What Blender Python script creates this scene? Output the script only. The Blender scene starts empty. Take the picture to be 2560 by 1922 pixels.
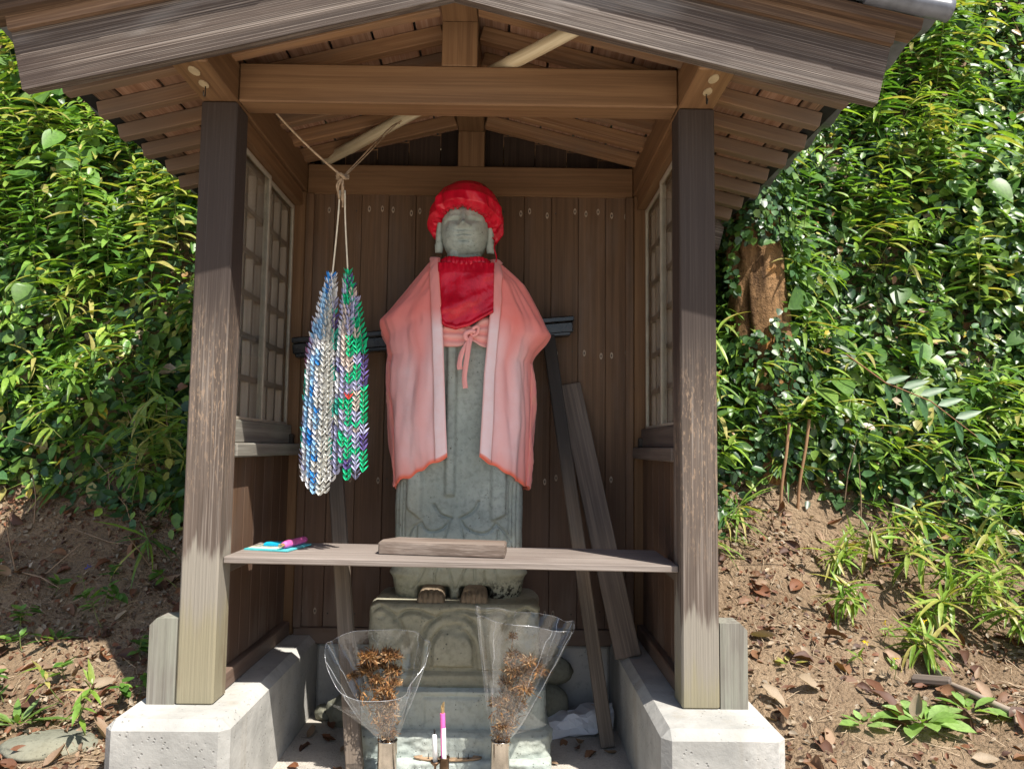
import bpy, bmesh, math, random
import numpy as np
from mathutils import Vector, Matrix, Quaternion, noise as mnoise

random.seed(11)
rng = np.random.default_rng(11)
scene = bpy.context.scene
COL = scene.collection

# ------------------------------------------------------------------ camera
def camera_axes(pitch, yaw, roll):
    p, y, r = map(math.radians, (pitch, yaw, roll))
    f = Vector((math.sin(y) * math.cos(p), math.cos(y) * math.cos(p), math.sin(p)))
    rt = Vector((math.cos(y), -math.sin(y), 0))
    up = rt.cross(f)
    return f, rt * math.cos(r) + up * math.sin(r), up * math.cos(r) - rt * math.sin(r)
CAM_POS = Vector((0.172, -2.6, 1.167))
cf, cr, cu = camera_axes(4.6, 0.5, 0.66)
cam_data = bpy.data.cameras.new('camera')
cam_data.sensor_width = 36.0
cam_data.lens = 1950.0 / 2560.0 * 36.0
cam_data.clip_start = 0.05
cam_data.clip_end = 1000.0
cam = bpy.data.objects.new('camera', cam_data)
M = Matrix((cr, cu, -cf)).transposed().to_4x4()
M.translation = CAM_POS
cam.matrix_world = M
COL.objects.link(cam)
scene.camera = cam

# ------------------------------------------------------------------ sky, sun, exposure
SUN_DIR = Vector((-0.85, 1.0, -2.1)).normalized()
world = bpy.data.worlds.new('World')
scene.world = world
world.use_nodes = True
wn = world.node_tree
wn.nodes.clear()
sky = wn.nodes.new('ShaderNodeTexSky')
sky.sky_type = 'NISHITA'
sky.sun_disc = False
sky.sun_elevation = math.asin(-SUN_DIR.z)
sky.sun_rotation = math.atan2(-SUN_DIR.x, -SUN_DIR.y)
sky.air_density = 1.0
sky.dust_density = 1.5
bg = wn.nodes.new('ShaderNodeBackground')
bg.inputs['Strength'].default_value = 0.09
wo = wn.nodes.new('ShaderNodeOutputWorld')
wn.links.new(sky.outputs[0], bg.inputs[0])
wn.links.new(bg.outputs[0], wo.inputs[0])
sun_data = bpy.data.lights.new('sun', 'SUN')
sun_data.energy = 4.6
sun_data.angle = math.radians(0.5)
sun_data.color = (1.0, 0.95, 0.87)
sun = bpy.data.objects.new('sun', sun_data)
sun.rotation_euler = SUN_DIR.to_track_quat('-Z', 'Y').to_euler()
sun.location = (3, -4, 8)
COL.objects.link(sun)
vs = scene.view_settings
vs.view_transform = 'Standard'
vs.look = 'None'
vs.exposure = 0.95
vs.gamma = 1.0
vs.use_curve_mapping = False
scene.cycles.use_denoising = True
scene.cycles.max_bounces = 10
scene.cycles.diffuse_bounces = 5
scene.cycles.glossy_bounces = 4
scene.cycles.transmission_bounces = 6
scene.cycles.transparent_max_bounces = 16
scene.cycles.caustics_reflective = False
scene.cycles.caustics_refractive = False

# ------------------------------------------------------------------ object helpers
def world_matrix(o):
    m = o.matrix_basis
    if o.parent:
        m = world_matrix(o.parent) @ o.matrix_parent_inverse @ m
    return m
def set_parent(o, p):
    o.parent = p
    o.matrix_parent_inverse = world_matrix(p).inverted()
def tag(o, label=None, cat=None, group=None, kind=None):
    for k, v in (('label', label), ('category', cat), ('group', group), ('kind', kind)):
        if v:
            o[k] = v
    return o
def thing(name, label, cat, loc=(0, 0, 0), group=None):
    o = bpy.data.objects.new(name, None)
    o.empty_display_size = 0.05
    o.location = loc
    COL.objects.link(o)
    return tag(o, label, cat, group)
def link(name, me, m, parent=None, mw=None):
    if m is not None and len(me.materials) == 0:
        me.materials.append(m)
    o = bpy.data.objects.new(name, me)
    COL.objects.link(o)
    if mw is not None:
        o.matrix_basis = mw
    if parent is not None:
        set_parent(o, parent)
    return o
def mesh(name, v, f, smooth=False, cols=None, attr='col'):
    me = bpy.data.meshes.new(name)
    v = np.asarray(v, dtype=np.float32).reshape(-1, 3)
    me.from_pydata(v.tolist(), [], [tuple(int(i) for i in q) for q in f])
    if smooth:
        me.polygons.foreach_set('use_smooth', np.ones(len(me.polygons), dtype=bool))
    if cols is not None:
        a = me.attributes.new(attr, 'FLOAT_COLOR', 'POINT')
        c = np.ones((len(v), 4), dtype=np.float32)
        c[:, :3] = np.asarray(cols)[:, :3]
        a.data.foreach_set('color', c.ravel())
    me.update()
    return me
def frame(p0, p1, up=(0, 0, 1)):
    p0, p1 = Vector(p0), Vector(p1)
    x = (p1 - p0).normalized()
    u = Vector(up)
    y = u.cross(x)
    if y.length < 1e-4:
        y = Vector((0, 1, 0)).cross(x)
    y.normalize()
    z = x.cross(y)
    m = Matrix((x, y, z)).transposed().to_4x4()
    m.translation = (p0 + p1) / 2
    return m, (p1 - p0).length
_box = {}
def box_mesh(l, w, h, b, m):
    k = (round(l, 4), round(w, 4), round(h, 4), round(b, 4), m.name)
    if k not in _box:
        bm = bmesh.new()
        bmesh.ops.create_cube(bm, size=1.0)
        for v in bm.verts:
            v.co = Vector((v.co.x * l, v.co.y * w, v.co.z * h))
        if b > 0:
            bmesh.ops.bevel(bm, geom=bm.edges[:], offset=b, segments=1, affect='EDGES')
        me = bpy.data.meshes.new('box')
        bm.to_mesh(me)
        bm.free()
        me.materials.append(m)
        _box[k] = me
    return _box[k]
def member(name, p0, p1, w, h, m, parent=None, up=(0, 0, 1), b=0.003):
    """a sawn timber from p0 to p1: local X is its length (the grain), w across, h along `up`"""
    mw, l = frame(p0, p1, up)
    return link(name, box_mesh(l, w, h, min(b, w * 0.2, h * 0.2), m), None, parent, mw)
def boxy(name, x0, x1, y0, y1, z0, z1, m, parent=None, axis='x', b=0.003):
    """an axis-aligned timber given by its extents"""
    cx, cy, cz = (x0 + x1) / 2, (y0 + y1) / 2, (z0 + z1) / 2
    if axis == 'x':
        return member(name, (x0, cy, cz), (x1, cy, cz), y1 - y0, z1 - z0, m, parent, b=b)
    if axis == 'y':
        return member(name, (cx, y0, cz), (cx, y1, cz), x1 - x0, z1 - z0, m, parent, b=b)
    return member(name, (cx, cy, z0), (cx, cy, z1), x1 - x0, y1 - y0, m, parent, up=(0, 1, 0), b=b)
def tube(pts, radii, n=8, cap=True):
    """verts, faces of a tube through pts"""
    pts = [Vector(p) for p in pts]
    if not hasattr(radii, '__len__'):
        radii = [radii] * len(pts)
    v, f = [], []
    ref = None
    for i, p in enumerate(pts):
        t = (pts[min(i + 1, len(pts) - 1)] - pts[max(i - 1, 0)]).normalized()
        if ref is None:
            ref = t.orthogonal().normalized()
        ref = (ref - t * ref.dot(t)).normalized()
        bi = t.cross(ref)
        for k in range(n):
            a = 2 * math.pi * k / n
            v.append(p + (ref * math.cos(a) + bi * math.sin(a)) * radii[i])
    for i in range(len(pts) - 1):
        for k in range(n):
            a, b2 = i * n + k, i * n + (k + 1) % n
            f.append((a, b2, b2 + n, a + n))
    if cap:
        f.append(tuple(range(n - 1, -1, -1)))
        f.append(tuple((len(pts) - 1) * n + k for k in range(n)))
    return v, f
def lathe(prof, n=32, c=(0, 0, 0)):
    v, f = [], []
    for r, z in prof:
        for k in range(n):
            a = 2 * math.pi * k / n
            v.append((c[0] + r * math.cos(a), c[1] + r * math.sin(a), c[2] + z))
    for i in range(len(prof) - 1):
        for k in range(n):
            a, b2 = i * n + k, i * n + (k + 1) % n
            f.append((a, b2, b2 + n, a + n))
    return v, f
def merge(*parts):
    V, Fc = [], []
    for v, f in parts:
        o = len(V)
        V += [tuple(p) for p in v]
        Fc += [tuple(i + o for i in q) for q in f]
    return V, Fc
def spline(pts, n):
    """Catmull-Rom through pts"""
    pts = [Vector(p) for p in pts]
    P = [pts[0] * 2 - pts[1]] + pts + [pts[-1] * 2 - pts[-2]]
    out = []
    for i in range(len(pts) - 1):
        for k in range(n):
            t = k / n
            a, b, c, d = P[i:i + 4]
            out.append(0.5 * (2 * b + (c - a) * t + (2 * a - 5 * b + 4 * c - d) * t * t + (3 * b - a - 3 * c + d) * t ** 3))
    out.append(pts[-1])
    return out
def nz(x, y, z=0.0, s=1.0):
    return mnoise.noise(Vector((x * s, y * s, z * s)))

# ------------------------------------------------------------------ material helpers
class G:
    def __init__(s, name):
        s.m = bpy.data.materials.new(name)
        s.m.use_nodes = True
        s.t = s.m.node_tree
        s.b = s.t.nodes['Principled BSDF']
        s.out = s.t.nodes['Material Output']
    def put(s, sock, v):
        if isinstance(v, bpy.types.NodeSocket):
            s.t.links.new(v, sock)
        elif sock.type == 'RGBA' and not hasattr(v, '__len__'):
            sock.default_value = (v, v, v, 1)
        elif sock.type == 'RGBA':
            sock.default_value = (*v[:3], 1)
        else:
            sock.default_value = v
    def n(s, typ, ins=None, **props):
        nd = s.t.nodes.new('ShaderNode' + typ)
        for k, v in props.items():
            setattr(nd, k, v)
        for k, v in (ins or {}).items():
            s.put(nd.inputs[k], v)
        return nd
    def obj(s, jitter=True):
        c = s.n('TexCoord').outputs['Object']
        if not jitter:
            return c
        r = s.n('ObjectInfo').outputs['Random']
        k = s.n('VectorMath', {0: (41.3, 17.7, 29.1), 'Scale': r}, operation='SCALE').outputs[0]
        return s.n('VectorMath', {0: c, 1: k}, operation='ADD').outputs[0]
    def rnd(s):
        return s.n('ObjectInfo').outputs['Random']
    def map(s, v, scale):
        return s.n('Mapping', {'Vector': v, 'Scale': scale}).outputs[0]
    def noise(s, v, scale=1.0, detail=4.0, rough=0.55, dist=0.0):
        return s.n('TexNoise', {'Vector': v, 'Scale': scale, 'Detail': detail, 'Roughness': rough, 'Distortion': dist}).outputs['Fac']
    def voro(s, v, scale, feature='F1', out='Distance', rand=1.0):
        return s.n('TexVoronoi', {'Vector': v, 'Scale': scale, 'Randomness': rand}, feature=feature).outputs[out]
    def math(s, op, a, b=0.0, clamp=False):
        return s.n('Math', {0: a, 1: b}, operation=op, use_clamp=clamp).outputs[0]
    def rng(s, v, a, b, c=0.0, d=1.0, smooth=True):
        return s.n('MapRange', {0: v, 1: a, 2: b, 3: c, 4: d}, interpolation_type='SMOOTHSTEP' if smooth else 'LINEAR').outputs[0]
    def mix(s, f, a, b, blend='MIX'):
        nd = s.n('Mix', data_type='RGBA', blend_type=blend)
        s.put(nd.inputs[0], f)
        s.put(nd.inputs[6], a)
        s.put(nd.inputs[7], b)
        return nd.outputs[2]
    def sep(s, v):
        return s.n('SeparateXYZ', {0: v}).outputs
    def attr(s, name, out='Color'):
        return s.n('Attribute', attribute_name=name).outputs[out]
    def bump(s, h, strength=0.5, dist=0.01, normal=None):
        ins = {'Height': h, 'Strength': strength, 'Distance': dist}
        if normal is not None:
            ins['Normal'] = normal
        return s.n('Bump', ins).outputs[0]
    def done(s, color=None, rough=0.8, normal=None, spec=0.3, **kw):
        if color is not None:
            s.put(s.b.inputs['Base Color'], color)
        s.put(s.b.inputs['Roughness'], rough)
        s.put(s.b.inputs['Specular IOR Level'], spec)
        if normal is not None:
            s.put(s.b.inputs['Normal'], normal)
        for k, v in kw.items():
            s.put(s.b.inputs[k.replace('_', ' ')], v)
        return s.m

def wood(name, dark, mid, light, line=0.35, patch=None, patch_amt=0.5, bump=0.5, rough=0.75, freq=1.0, extra=None, spread=0.35, streak_len=1.0):
    g = G(name)
    v = g.obj()
    warp = g.noise(g.map(v, (0.7, 9, 9)), 1.0, 2.0, 0.5)
    band = g.math('FRACT', g.math('MULTIPLY', warp, 9.0 * freq))
    band = g.math('PINGPONG', band, 0.5)
    streak = g.noise(g.map(v, (1.1 * streak_len, 48 * freq, 48 * freq)), 1.0, 5.0, 0.6)
    fine = g.noise(g.map(v, (2.0 * streak_len, 190 * freq, 190 * freq)), 1.0, 3.0, 0.6)
    c = g.mix(g.rng(streak, 0.30, 0.70), dark, mid)
    c = g.mix(g.math('MULTIPLY', g.rng(fine, 0.48, 0.72), line), c, light)
    c = g.mix(g.math('MULTIPLY', g.rng(band, 0.30, 0.5), 0.30), c, dark)
    if patch is not None:
        p = g.noise(g.map(v, (1.6, 6, 6)), 1.0, 5.0, 0.65)
        c = g.mix(g.math('MULTIPLY', g.rng(p, 0.45, 0.68), patch_amt), c, patch)
    tone = g.rng(g.rnd(), 0, 1, 1 - spread, 1 + spread, smooth=False)
    c = g.mix(1.0, c, tone, 'MULTIPLY')
    if extra:
        c = extra(g, c)
    h = g.math('ADD', g.math('MULTIPLY', fine, 0.7), streak)
    return g.done(c, rough, g.bump(h, bump, 0.004), spec=0.25)

# inner timbers kept out of the rain, warm brown
M_INNER = wood('inner timber', (0.122, 0.064, 0.030), (0.185, 0.102, 0.049), (0.27, 0.16, 0.082), line=0.25, bump=0.18, rough=0.6, spread=0.12)
def eave_wear(g, c):
    x = g.sep(g.obj(False))[0]
    n = g.noise(g.map(g.obj(), (3, 18, 18)), 1.0, 4, 0.6)
    return g.mix(g.rng(g.math('ADD', x, g.math('MULTIPLY', n, 0.3)), 0.25, 0.75, 0, 0.75), c, (0.115, 0.088, 0.068))
M_RAFTER = wood('rafter timber', (0.17, 0.085, 0.040), (0.28, 0.155, 0.075), (0.40, 0.27, 0.17), line=0.3, patch=(0.16, 0.115, 0.085), patch_amt=0.6, bump=0.3, spread=0.2, extra=eave_wear)
M_DECK = wood('roof board timber', (0.20, 0.10, 0.055), (0.33, 0.19, 0.12), (0.42, 0.30, 0.23), line=0.4, bump=0.2, spread=0.25)
def barge_wear(g, c):
    v = g.obj()
    p = g.noise(g.map(v, (2.2, 5, 9)), 1.0, 3.0, 0.5)
    c = g.mix(g.rng(p, 0.54, 0.74, 0, 0.26), c, (0.36, 0.34, 0.32))
    return g.mix(g.rng(p, 0.45, 0.30, 0, 0.6), c, (0.045, 0.030, 0.024))
M_BARGE = wood('weathered barge timber', (0.046, 0.033, 0.026), (0.088, 0.064, 0.051), (0.48, 0.41, 0.35), line=0.5, bump=0.9, rough=0.6, freq=2.1, spread=0.05, extra=barge_wear, streak_len=0.45)
M_DARK = wood('dark gable timber', (0.025, 0.015, 0.01), (0.05, 0.03, 0.02), (0.08, 0.05, 0.03), line=0.2, bump=0.3)
M_FASCIA = wood('dark eave timber', (0.06, 0.035, 0.022), (0.15, 0.09, 0.055), (0.33, 0.22, 0.14), line=0.35, patch=(0.05, 0.04, 0.035), patch_amt=0.5, bump=0.4)
def low_stain(g, c):
    # rain splash has bleached and roughened the foot of the boards
    z = g.sep(g.n('NewGeometry').outputs['Position'])[2]
    nse = g.noise(g.map(g.obj(), (1.5, 12, 12)), 1.0, 4.0, 0.6)
    k = g.math('ADD', z, g.math('MULTIPLY', nse, 0.9))
    c = g.mix(g.rng(k, 1.75, 1.0, 0, 0.55), c, (0.105, 0.062, 0.047))
    return g.mix(g.rng(k, 0.98, 0.72, 0, 0.6), c, (0.20, 0.15, 0.12))
M_PLANK = wood('wall board timber', (0.082, 0.046, 0.025), (0.135, 0.077, 0.042), (0.21, 0.13, 0.078), line=0.25, patch=(0.13, 0.092, 0.07), patch_amt=0.5, bump=0.35, rough=0.62, spread=0.13, extra=low_stain)
M_SHELF = wood('bleached shelf timber', (0.15, 0.123, 0.105), (0.265, 0.225, 0.198), (0.38, 0.335, 0.30), line=0.5, patch=(0.13, 0.10, 0.085), patch_amt=0.6, bump=0.7, spread=0.05, freq=1.3)
M_BLOCK = wood('brown bleached block', (0.095, 0.066, 0.050), (0.19, 0.142, 0.112), (0.36, 0.30, 0.25), line=0.5, patch=(0.36, 0.31, 0.27), patch_amt=0.35, bump=0.5, spread=0.03)
M_GREY = wood('grey weathered timber', (0.14, 0.125, 0.105), (0.235, 0.22, 0.185), (0.35, 0.34, 0.30), line=0.35, patch=(0.29, 0.31, 0.24), patch_amt=0.45, bump=0.5, spread=0.08)
M_LEAN = wood('old leaning timber', (0.085, 0.066, 0.055), (0.16, 0.125, 0.10), (0.28, 0.23, 0.19), line=0.3, patch=(0.07, 0.055, 0.05), patch_amt=0.5, bump=0.4, spread=0.15)
M_LATTICE = wood('lattice timber', (0.17, 0.13, 0.10), (0.26, 0.21, 0.17), (0.34, 0.29, 0.24), line=0.25, bump=0.2, spread=0.2)
def post_wear(side):
    def f(g, c):
        v = g.obj(False)
        x = g.sep(v)[0]                       # -1 at the foot .. +1 at the head (metres)
        vj = g.obj()
        n1 = g.noise(g.map(vj, (1.4, 22, 22)), 1.0, 5.0, 0.6)
        n2 = g.noise(g.map(vj, (26, 110, 110)), 1.0, 5.0, 0.75)
        k = g.math('ADD', x, g.math('MULTIPLY', g.math('SUBTRACT', n1, 0.5), 0.45))
        # the post beside the planks kept its stain further down
        k = g.math('ADD', k, g.rng(g.sep(g.n('NewGeometry').outputs['Position'])[0], -0.3, 0.3, 0, 0.17))
        # dark old stain left under the eaves
        c = g.mix(g.rng(k, -0.05, 0.45, 0, 0.88), c, (0.034, 0.024, 0.020))
        # flaking stain with bare orange-brown wood showing
        mid = g.math('MULTIPLY', g.rng(k, -0.45, -0.1), g.rng(k, 0.38, 0.1))
        c = g.mix(g.math('MULTIPLY', mid, g.rng(n2, 0.52, 0.62, 0, 0.55)), c, (0.34, 0.235, 0.155))
        # bleached lower length
        c = g.mix(g.rng(k, -0.50, -0.555, 0, 0.8), c, (0.275, 0.25, 0.205))
        # green-yellow algae near the foot
        c = g.mix(g.rng(k, -0.66, -0.8, 0, 0.65), c, (0.245, 0.215, 0.125))
        n3 = g.noise(g.map(vj, (3, 14, 14)), 1.0, 4.0, 0.6)
        return g.mix(g.math('MULTIPLY', g.rng(k, -0.72, -0.86), g.rng(n3, 0.5, 0.65, 0, 0.55)), c, (0.16, 0.115, 0.07))
    return f
M_POST = wood('weathered post timber', (0.075, 0.056, 0.044), (0.135, 0.103, 0.082), (0.33, 0.285, 0.245), line=0.55, bump=0.8, rough=0.65, freq=0.85, spread=0.0, extra=post_wear(1))

def m_concrete():
    g = G('plinth concrete')
    v = g.obj()
    n1 = g.noise(v, 3.0, 6, 0.65)
    n2 = g.noise(v, 24.0, 4, 0.6)
    pits = g.rng(g.voro(v, 55.0), 0.10, 0.24)
    pm = g.rng(g.noise(v, 9.0, 3), 0.45, 0.6)
    c = g.mix(g.rng(n1, 0.32, 0.68), (0.29, 0.285, 0.265), (0.50, 0.485, 0.45))
    c = g.mix(g.rng(n2, 0.52, 0.75, 0, 0.5), c, (0.25, 0.245, 0.225))
    pf = g.math('MULTIPLY', g.math('SUBTRACT', 1.0, pits), pm)
    c = g.mix(g.math('MULTIPLY', pf, 0.65), c, (0.20, 0.20, 0.185))
    streak = g.noise(g.map(v, (7, 7, 0.7)), 1.0, 4, 0.6)
    c = g.mix(g.rng(streak, 0.56, 0.72, 0, 0.4), c, (0.28, 0.24, 0.18))
    h = g.math('SUBTRACT', g.math('ADD', n2, n1), pf)
    return g.done(c, 0.85, g.bump(h, 0.5, 0.006), spec=0.3)
M_CONC = m_concrete()
def m_stone(name, a, b, warm, moss=0.3, speck=1.0, extra=None):
    g = G(name)
    v = g.obj(False)
    n1 = g.noise(v, 4.0, 6, 0.6)
    n2 = g.noise(v, 46.0, 5, 0.65)
    pits = g.rng(g.voro(v, 70.0), 0.06, 0.20)
    pm = g.rng(g.noise(v, 21.0, 3), 0.50, 0.62)
    pf = g.math('MULTIPLY', g.math('SUBTRACT', 1.0, pits), pm)
    big = g.math('MULTIPLY', g.math('SUBTRACT', 1.0, g.rng(g.voro(v, 26.0), 0.05, 0.12)), g.rng(g.noise(v, 7.0, 2), 0.5, 0.6))
    c = g.mix(g.rng(n1, 0.3, 0.7), a, b)
    c = g.mix(g.rng(n2, 0.42, 0.74, 0, 0.6), c, tuple(0.58 * q for q in a))
    c = g.mix(g.rng(g.noise(v, 2.2, 4), 0.45, 0.7, 0, moss), c, warm)
    c = g.mix(g.math('MULTIPLY', g.math('MAXIMUM', pf, big), 0.75 * speck), c, (0.06, 0.06, 0.05))
    if extra:
        c = extra(g, c)
    h = g.math('SUBTRACT', g.math('ADD', n2, g.math('MULTIPLY', n1, 0.6)), g.math('MULTIPLY', g.math('MAXIMUM', pf, big), 1.3))
    return g.done(c, 0.9, g.bump(h, 0.6, 0.006), spec=0.25)
def hem_lichen(g, c):
    v = g.obj(False)
    x, y, z = g.sep(v)
    n = g.noise(v, 16.0, 6, 0.7)
    k = g.math('ADD', z, g.math('MULTIPLY', g.math('SUBTRACT', n, 0.5), 0.30))
    c = g.mix(g.rng(k, 0.80, 0.62, 0, 0.55), c, (0.33, 0.31, 0.21))
    side = g.rng(x, -0.05, 0.12, 0.25, 1.0)
    n4 = g.noise(v, 42.0, 5, 0.75)
    blk = g.math('MULTIPLY', g.math('MULTIPLY', g.rng(z, 0.66, 0.585), side), g.rng(n4, 0.46, 0.56))
    return g.mix(blk, c, (0.018, 0.017, 0.014))
M_STATUE = m_stone('blue grey statue stone', (0.27, 0.31, 0.28), (0.39, 0.43, 0.395), (0.36, 0.34, 0.25), moss=0.45, extra=hem_lichen)
M_LOTUS = m_stone('yellow grey base stone', (0.29, 0.275, 0.20), (0.40, 0.38, 0.29), (0.33, 0.29, 0.18), moss=0.5)
M_BASE = m_stone('rough blue stone', (0.31, 0.355, 0.33), (0.45, 0.49, 0.455), (0.40, 0.38, 0.28), moss=0.4)
M_OLDSTONE = m_stone('old round stone', (0.16, 0.16, 0.12), (0.25, 0.25, 0.195), (0.20, 0.18, 0.12), moss=0.6)
def plain(name, c, rough=0.5, metal=0.0, spec=0.4, var=0.12, scale=30.0, bump=0.15):
    g = G(name)
    v = g.obj()
    n = g.noise(v, scale, 4, 0.6)
    col = g.mix(g.rng(n, 0.3, 0.7), tuple(q * (1 - var) for q in c), tuple(min(1, q * (1 + var)) for q in c))
    return g.done(col, rough, g.bump(n, bump, 0.002), spec, Metallic=metal)
M_STEEL = plain('dull steel', (0.52, 0.47, 0.41), 0.17, 1.0, var=0.25, scale=14, bump=0.04)
M_BRONZE = plain('old bronze', (0.16, 0.10, 0.06), 0.45, 0.9, var=0.4)
M_IRON = plain('dark iron', (0.07, 0.06, 0.05), 0.5, 0.8, var=0.3)
M_BLACK = plain('worn black lacquer', (0.018, 0.016, 0.015), 0.22, 0.0, spec=0.5, var=0.6, scale=18, bump=0.3)
M_DRIP = plain('black roof edging', (0.012, 0.012, 0.013), 0.75, 0.0, spec=0.2)
M_TILE = plain('grey roof tile', (0.085, 0.09, 0.105), 0.38, 0.0, spec=0.55, var=0.35, scale=12)
M_STRING = plain('pale string', (0.62, 0.55, 0.42), 0.9)
M_ROPE = plain('brown rope', (0.30, 0.21, 0.13), 0.95, var=0.35, scale=60)
M_WHITEP = plain('white paper', (0.72, 0.73, 0.76), 0.8, var=0.03)
M_CANDLE = plain('white wax', (0.82, 0.82, 0.80), 0.5, var=0.03)
M_PINK = plain('pink incense wrap', (0.80, 0.13, 0.42), 0.5, var=0.15)
M_INCENSE = plain('incense sticks', (0.42, 0.27, 0.10), 0.9)
M_TEAL = plain('teal card', (0.10, 0.52, 0.55), 0.45, var=0.15)
M_CYAN = plain('cyan print', (0.01, 0.42, 0.62), 0.4)
M_CREAM = plain('cream print', (0.72, 0.68, 0.52), 0.5)
def m_bamboo():
    g = G('dry bamboo')
    v = g.obj()
    n = g.noise(g.map(v, (2, 60, 60)), 1.0, 4, 0.6)
    c = g.mix(g.rng(n, 0.3, 0.7), (0.42, 0.33, 0.20), (0.62, 0.53, 0.36))
    return g.done(c, 0.45, g.bump(n, 0.2, 0.002))
M_BAMBOO = m_bamboo()
def m_glass():
    g = G('dusty window glass')
    tr = g.n('BsdfTransparent', {'Color': (0.96, 0.98, 0.97)})
    gl = g.n('BsdfGlossy', {'Color': (0.9, 0.9, 0.9), 'Roughness': 0.03})
    df = g.n('BsdfDiffuse', {'Color': (0.45, 0.43, 0.38)})
    dust = g.rng(g.noise(g.map(g.obj(), (3, 3, 1)), 4.0, 5, 0.7), 0.3, 0.8, 0.008, 0.04)
    m1 = g.n('MixShader', {0: dust, 1: tr.outputs[0], 2: df.outputs[0]})
    fr = g.math('ADD', g.math('MULTIPLY', g.math('POWER', g.n('LayerWeight', {'Blend': 0.5}).outputs['Facing'], 4.0), 0.55), 0.035)
    m2 = g.n('MixShader', {0: fr, 1: m1.outputs[0], 2: gl.outputs[0]})
    g.t.links.new(m2.outputs[0], g.out.inputs[0])
    return g.m
M_GLASS = m_glass()
def m_film(name, haze):
    g = G(name)
    v = g.obj()
    tr = g.n('BsdfTransparent', {'Color': (0.95, 0.96, 0.97)})
    n = g.noise(v, 18.0, 4, 0.6)
    nb = g.bump(n, 0.35, 0.01)
    gl = g.n('BsdfGlossy', {'Color': (1, 1, 1), 'Roughness': 0.07, 'Normal': nb})
    df = g.n('BsdfDiffuse', {'Color': (0.85, 0.86, 0.84)})
    dots = g.math('SUBTRACT', 1.0, g.rng(g.voro(v, 260.0, rand=0.6), 0.12, 0.3))
    dz = g.math('MULTIPLY', dots, g.rng(g.noise(v, 9.0, 2), 0.42, 0.62))
    hz = g.math('ADD', g.rng(g.noise(v, 12.0, 4, 0.7), 0.42, 0.75, haze * 0.5, haze * 2.2), g.math('MULTIPLY', dz, 0.16), True)
    m1 = g.n('MixShader', {0: hz, 1: tr.outputs[0], 2: df.outputs[0]})
    fr = g.math('ADD', g.math('MULTIPLY', g.math('POWER', g.n('LayerWeight', {'Blend': 0.5, 'Normal': nb}).outputs['Facing'], 3.0), 0.6), 0.06)
    m2 = g.n('MixShader', {0: fr, 1: m1.outputs[0], 2: gl.outputs[0]})
    g.t.links.new(m2.outputs[0], g.out.inputs[0])
    return g.m
M_FILM = m_film('clear wrapping film', 0.010)
def m_satin():
    g = G('red satin')
    v = g.obj()
    n = g.noise(v, 900.0, 2, 0.5)
    n2 = g.noise(g.map(v, (14, 14, 9)), 1.0, 3, 0.5, 0.6)
    c = g.mix(g.rng(n2, 0.3, 0.7), (0.42, 0.004, 0.018), (0.60, 0.008, 0.028))
    n3 = g.noise(g.map(v, (34, 34, 16)), 1.0, 2, 0.5, 1.2)
    return g.done(c, 0.25, g.bump(n2, 0.5, 0.014, g.bump(n3, 0.35, 0.006, g.bump(n, 0.05, 0.001))), spec=0.7, Specular_Tint=(1.0, 0.5, 0.5))
M_SATIN = m_satin()
def m_cloth(name):
    g = G(name)
    v = g.obj()
    weave = g.noise(g.map(v, (500, 500, 500)), 1.0, 2, 0.5)
    n2 = g.noise(v, 22.0, 4, 0.6)
    base = g.attr('col')
    c = g.mix(g.rng(n2, 0.3, 0.75, 0.0, 0.16), base, (0.80, 0.30, 0.25))
    sp = g.math('SUBTRACT', 1.0, g.rng(g.voro(v, 15.0), 0.012, 0.03))
    c = g.mix(g.math('MULTIPLY', sp, 0.55), c, (0.25, 0.12, 0.08))
    return g.done(c, 0.8, g.bump(g.math('ADD', n2, g.math('MULTIPLY', weave, 0.2)), 0.28, 0.006), spec=0.2, Sheen_Weight=0.2)
M_COAT = m_cloth('faded pink cloth')
def m_leaf(name, rough=0.42, trans=0.3, spec=0.5):
    g = G(name)
    c = g.attr('col')
    v = g.obj(False)
    n = g.noise(v, 60.0, 3, 0.6)
    c = g.mix(1.0, c, g.rng(n, 0.25, 0.75, 0.78, 1.2), 'MULTIPLY')
    g.done(c, rough, None, spec)
    tr = g.n('BsdfTranslucent', {'Color': g.mix(1.0, c, (1.25, 1.3, 0.45), 'MULTIPLY')})
    m = g.n('MixShader', {0: trans, 1: g.b.outputs[0], 2: tr.outputs[0]})
    g.t.links.new(m.outputs[0], g.out.inputs[0])
    return g.m
M_LEAF = m_leaf('green leaf', 0.40, 0.36, 0.5)
M_GLOSSY = m_leaf('glossy evergreen leaf', 0.38, 0.22, 0.45)
M_DEAD = m_leaf('dead leaf', 0.6, 0.12, 0.35)
M_PETAL = m_leaf('dry petal', 0.85, 0.25, 0.15)
M_PAPER = None
def m_attr(name, rough=0.7, spec=0.3, bumpscale=40):
    g = G(name)
    n = g.noise(g.obj(), bumpscale, 3, 0.6)
    return g.done(g.attr('col'), rough, g.bump(n, 0.15, 0.003), spec)
M_STEM = m_attr('plant stem', 0.7)
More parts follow.
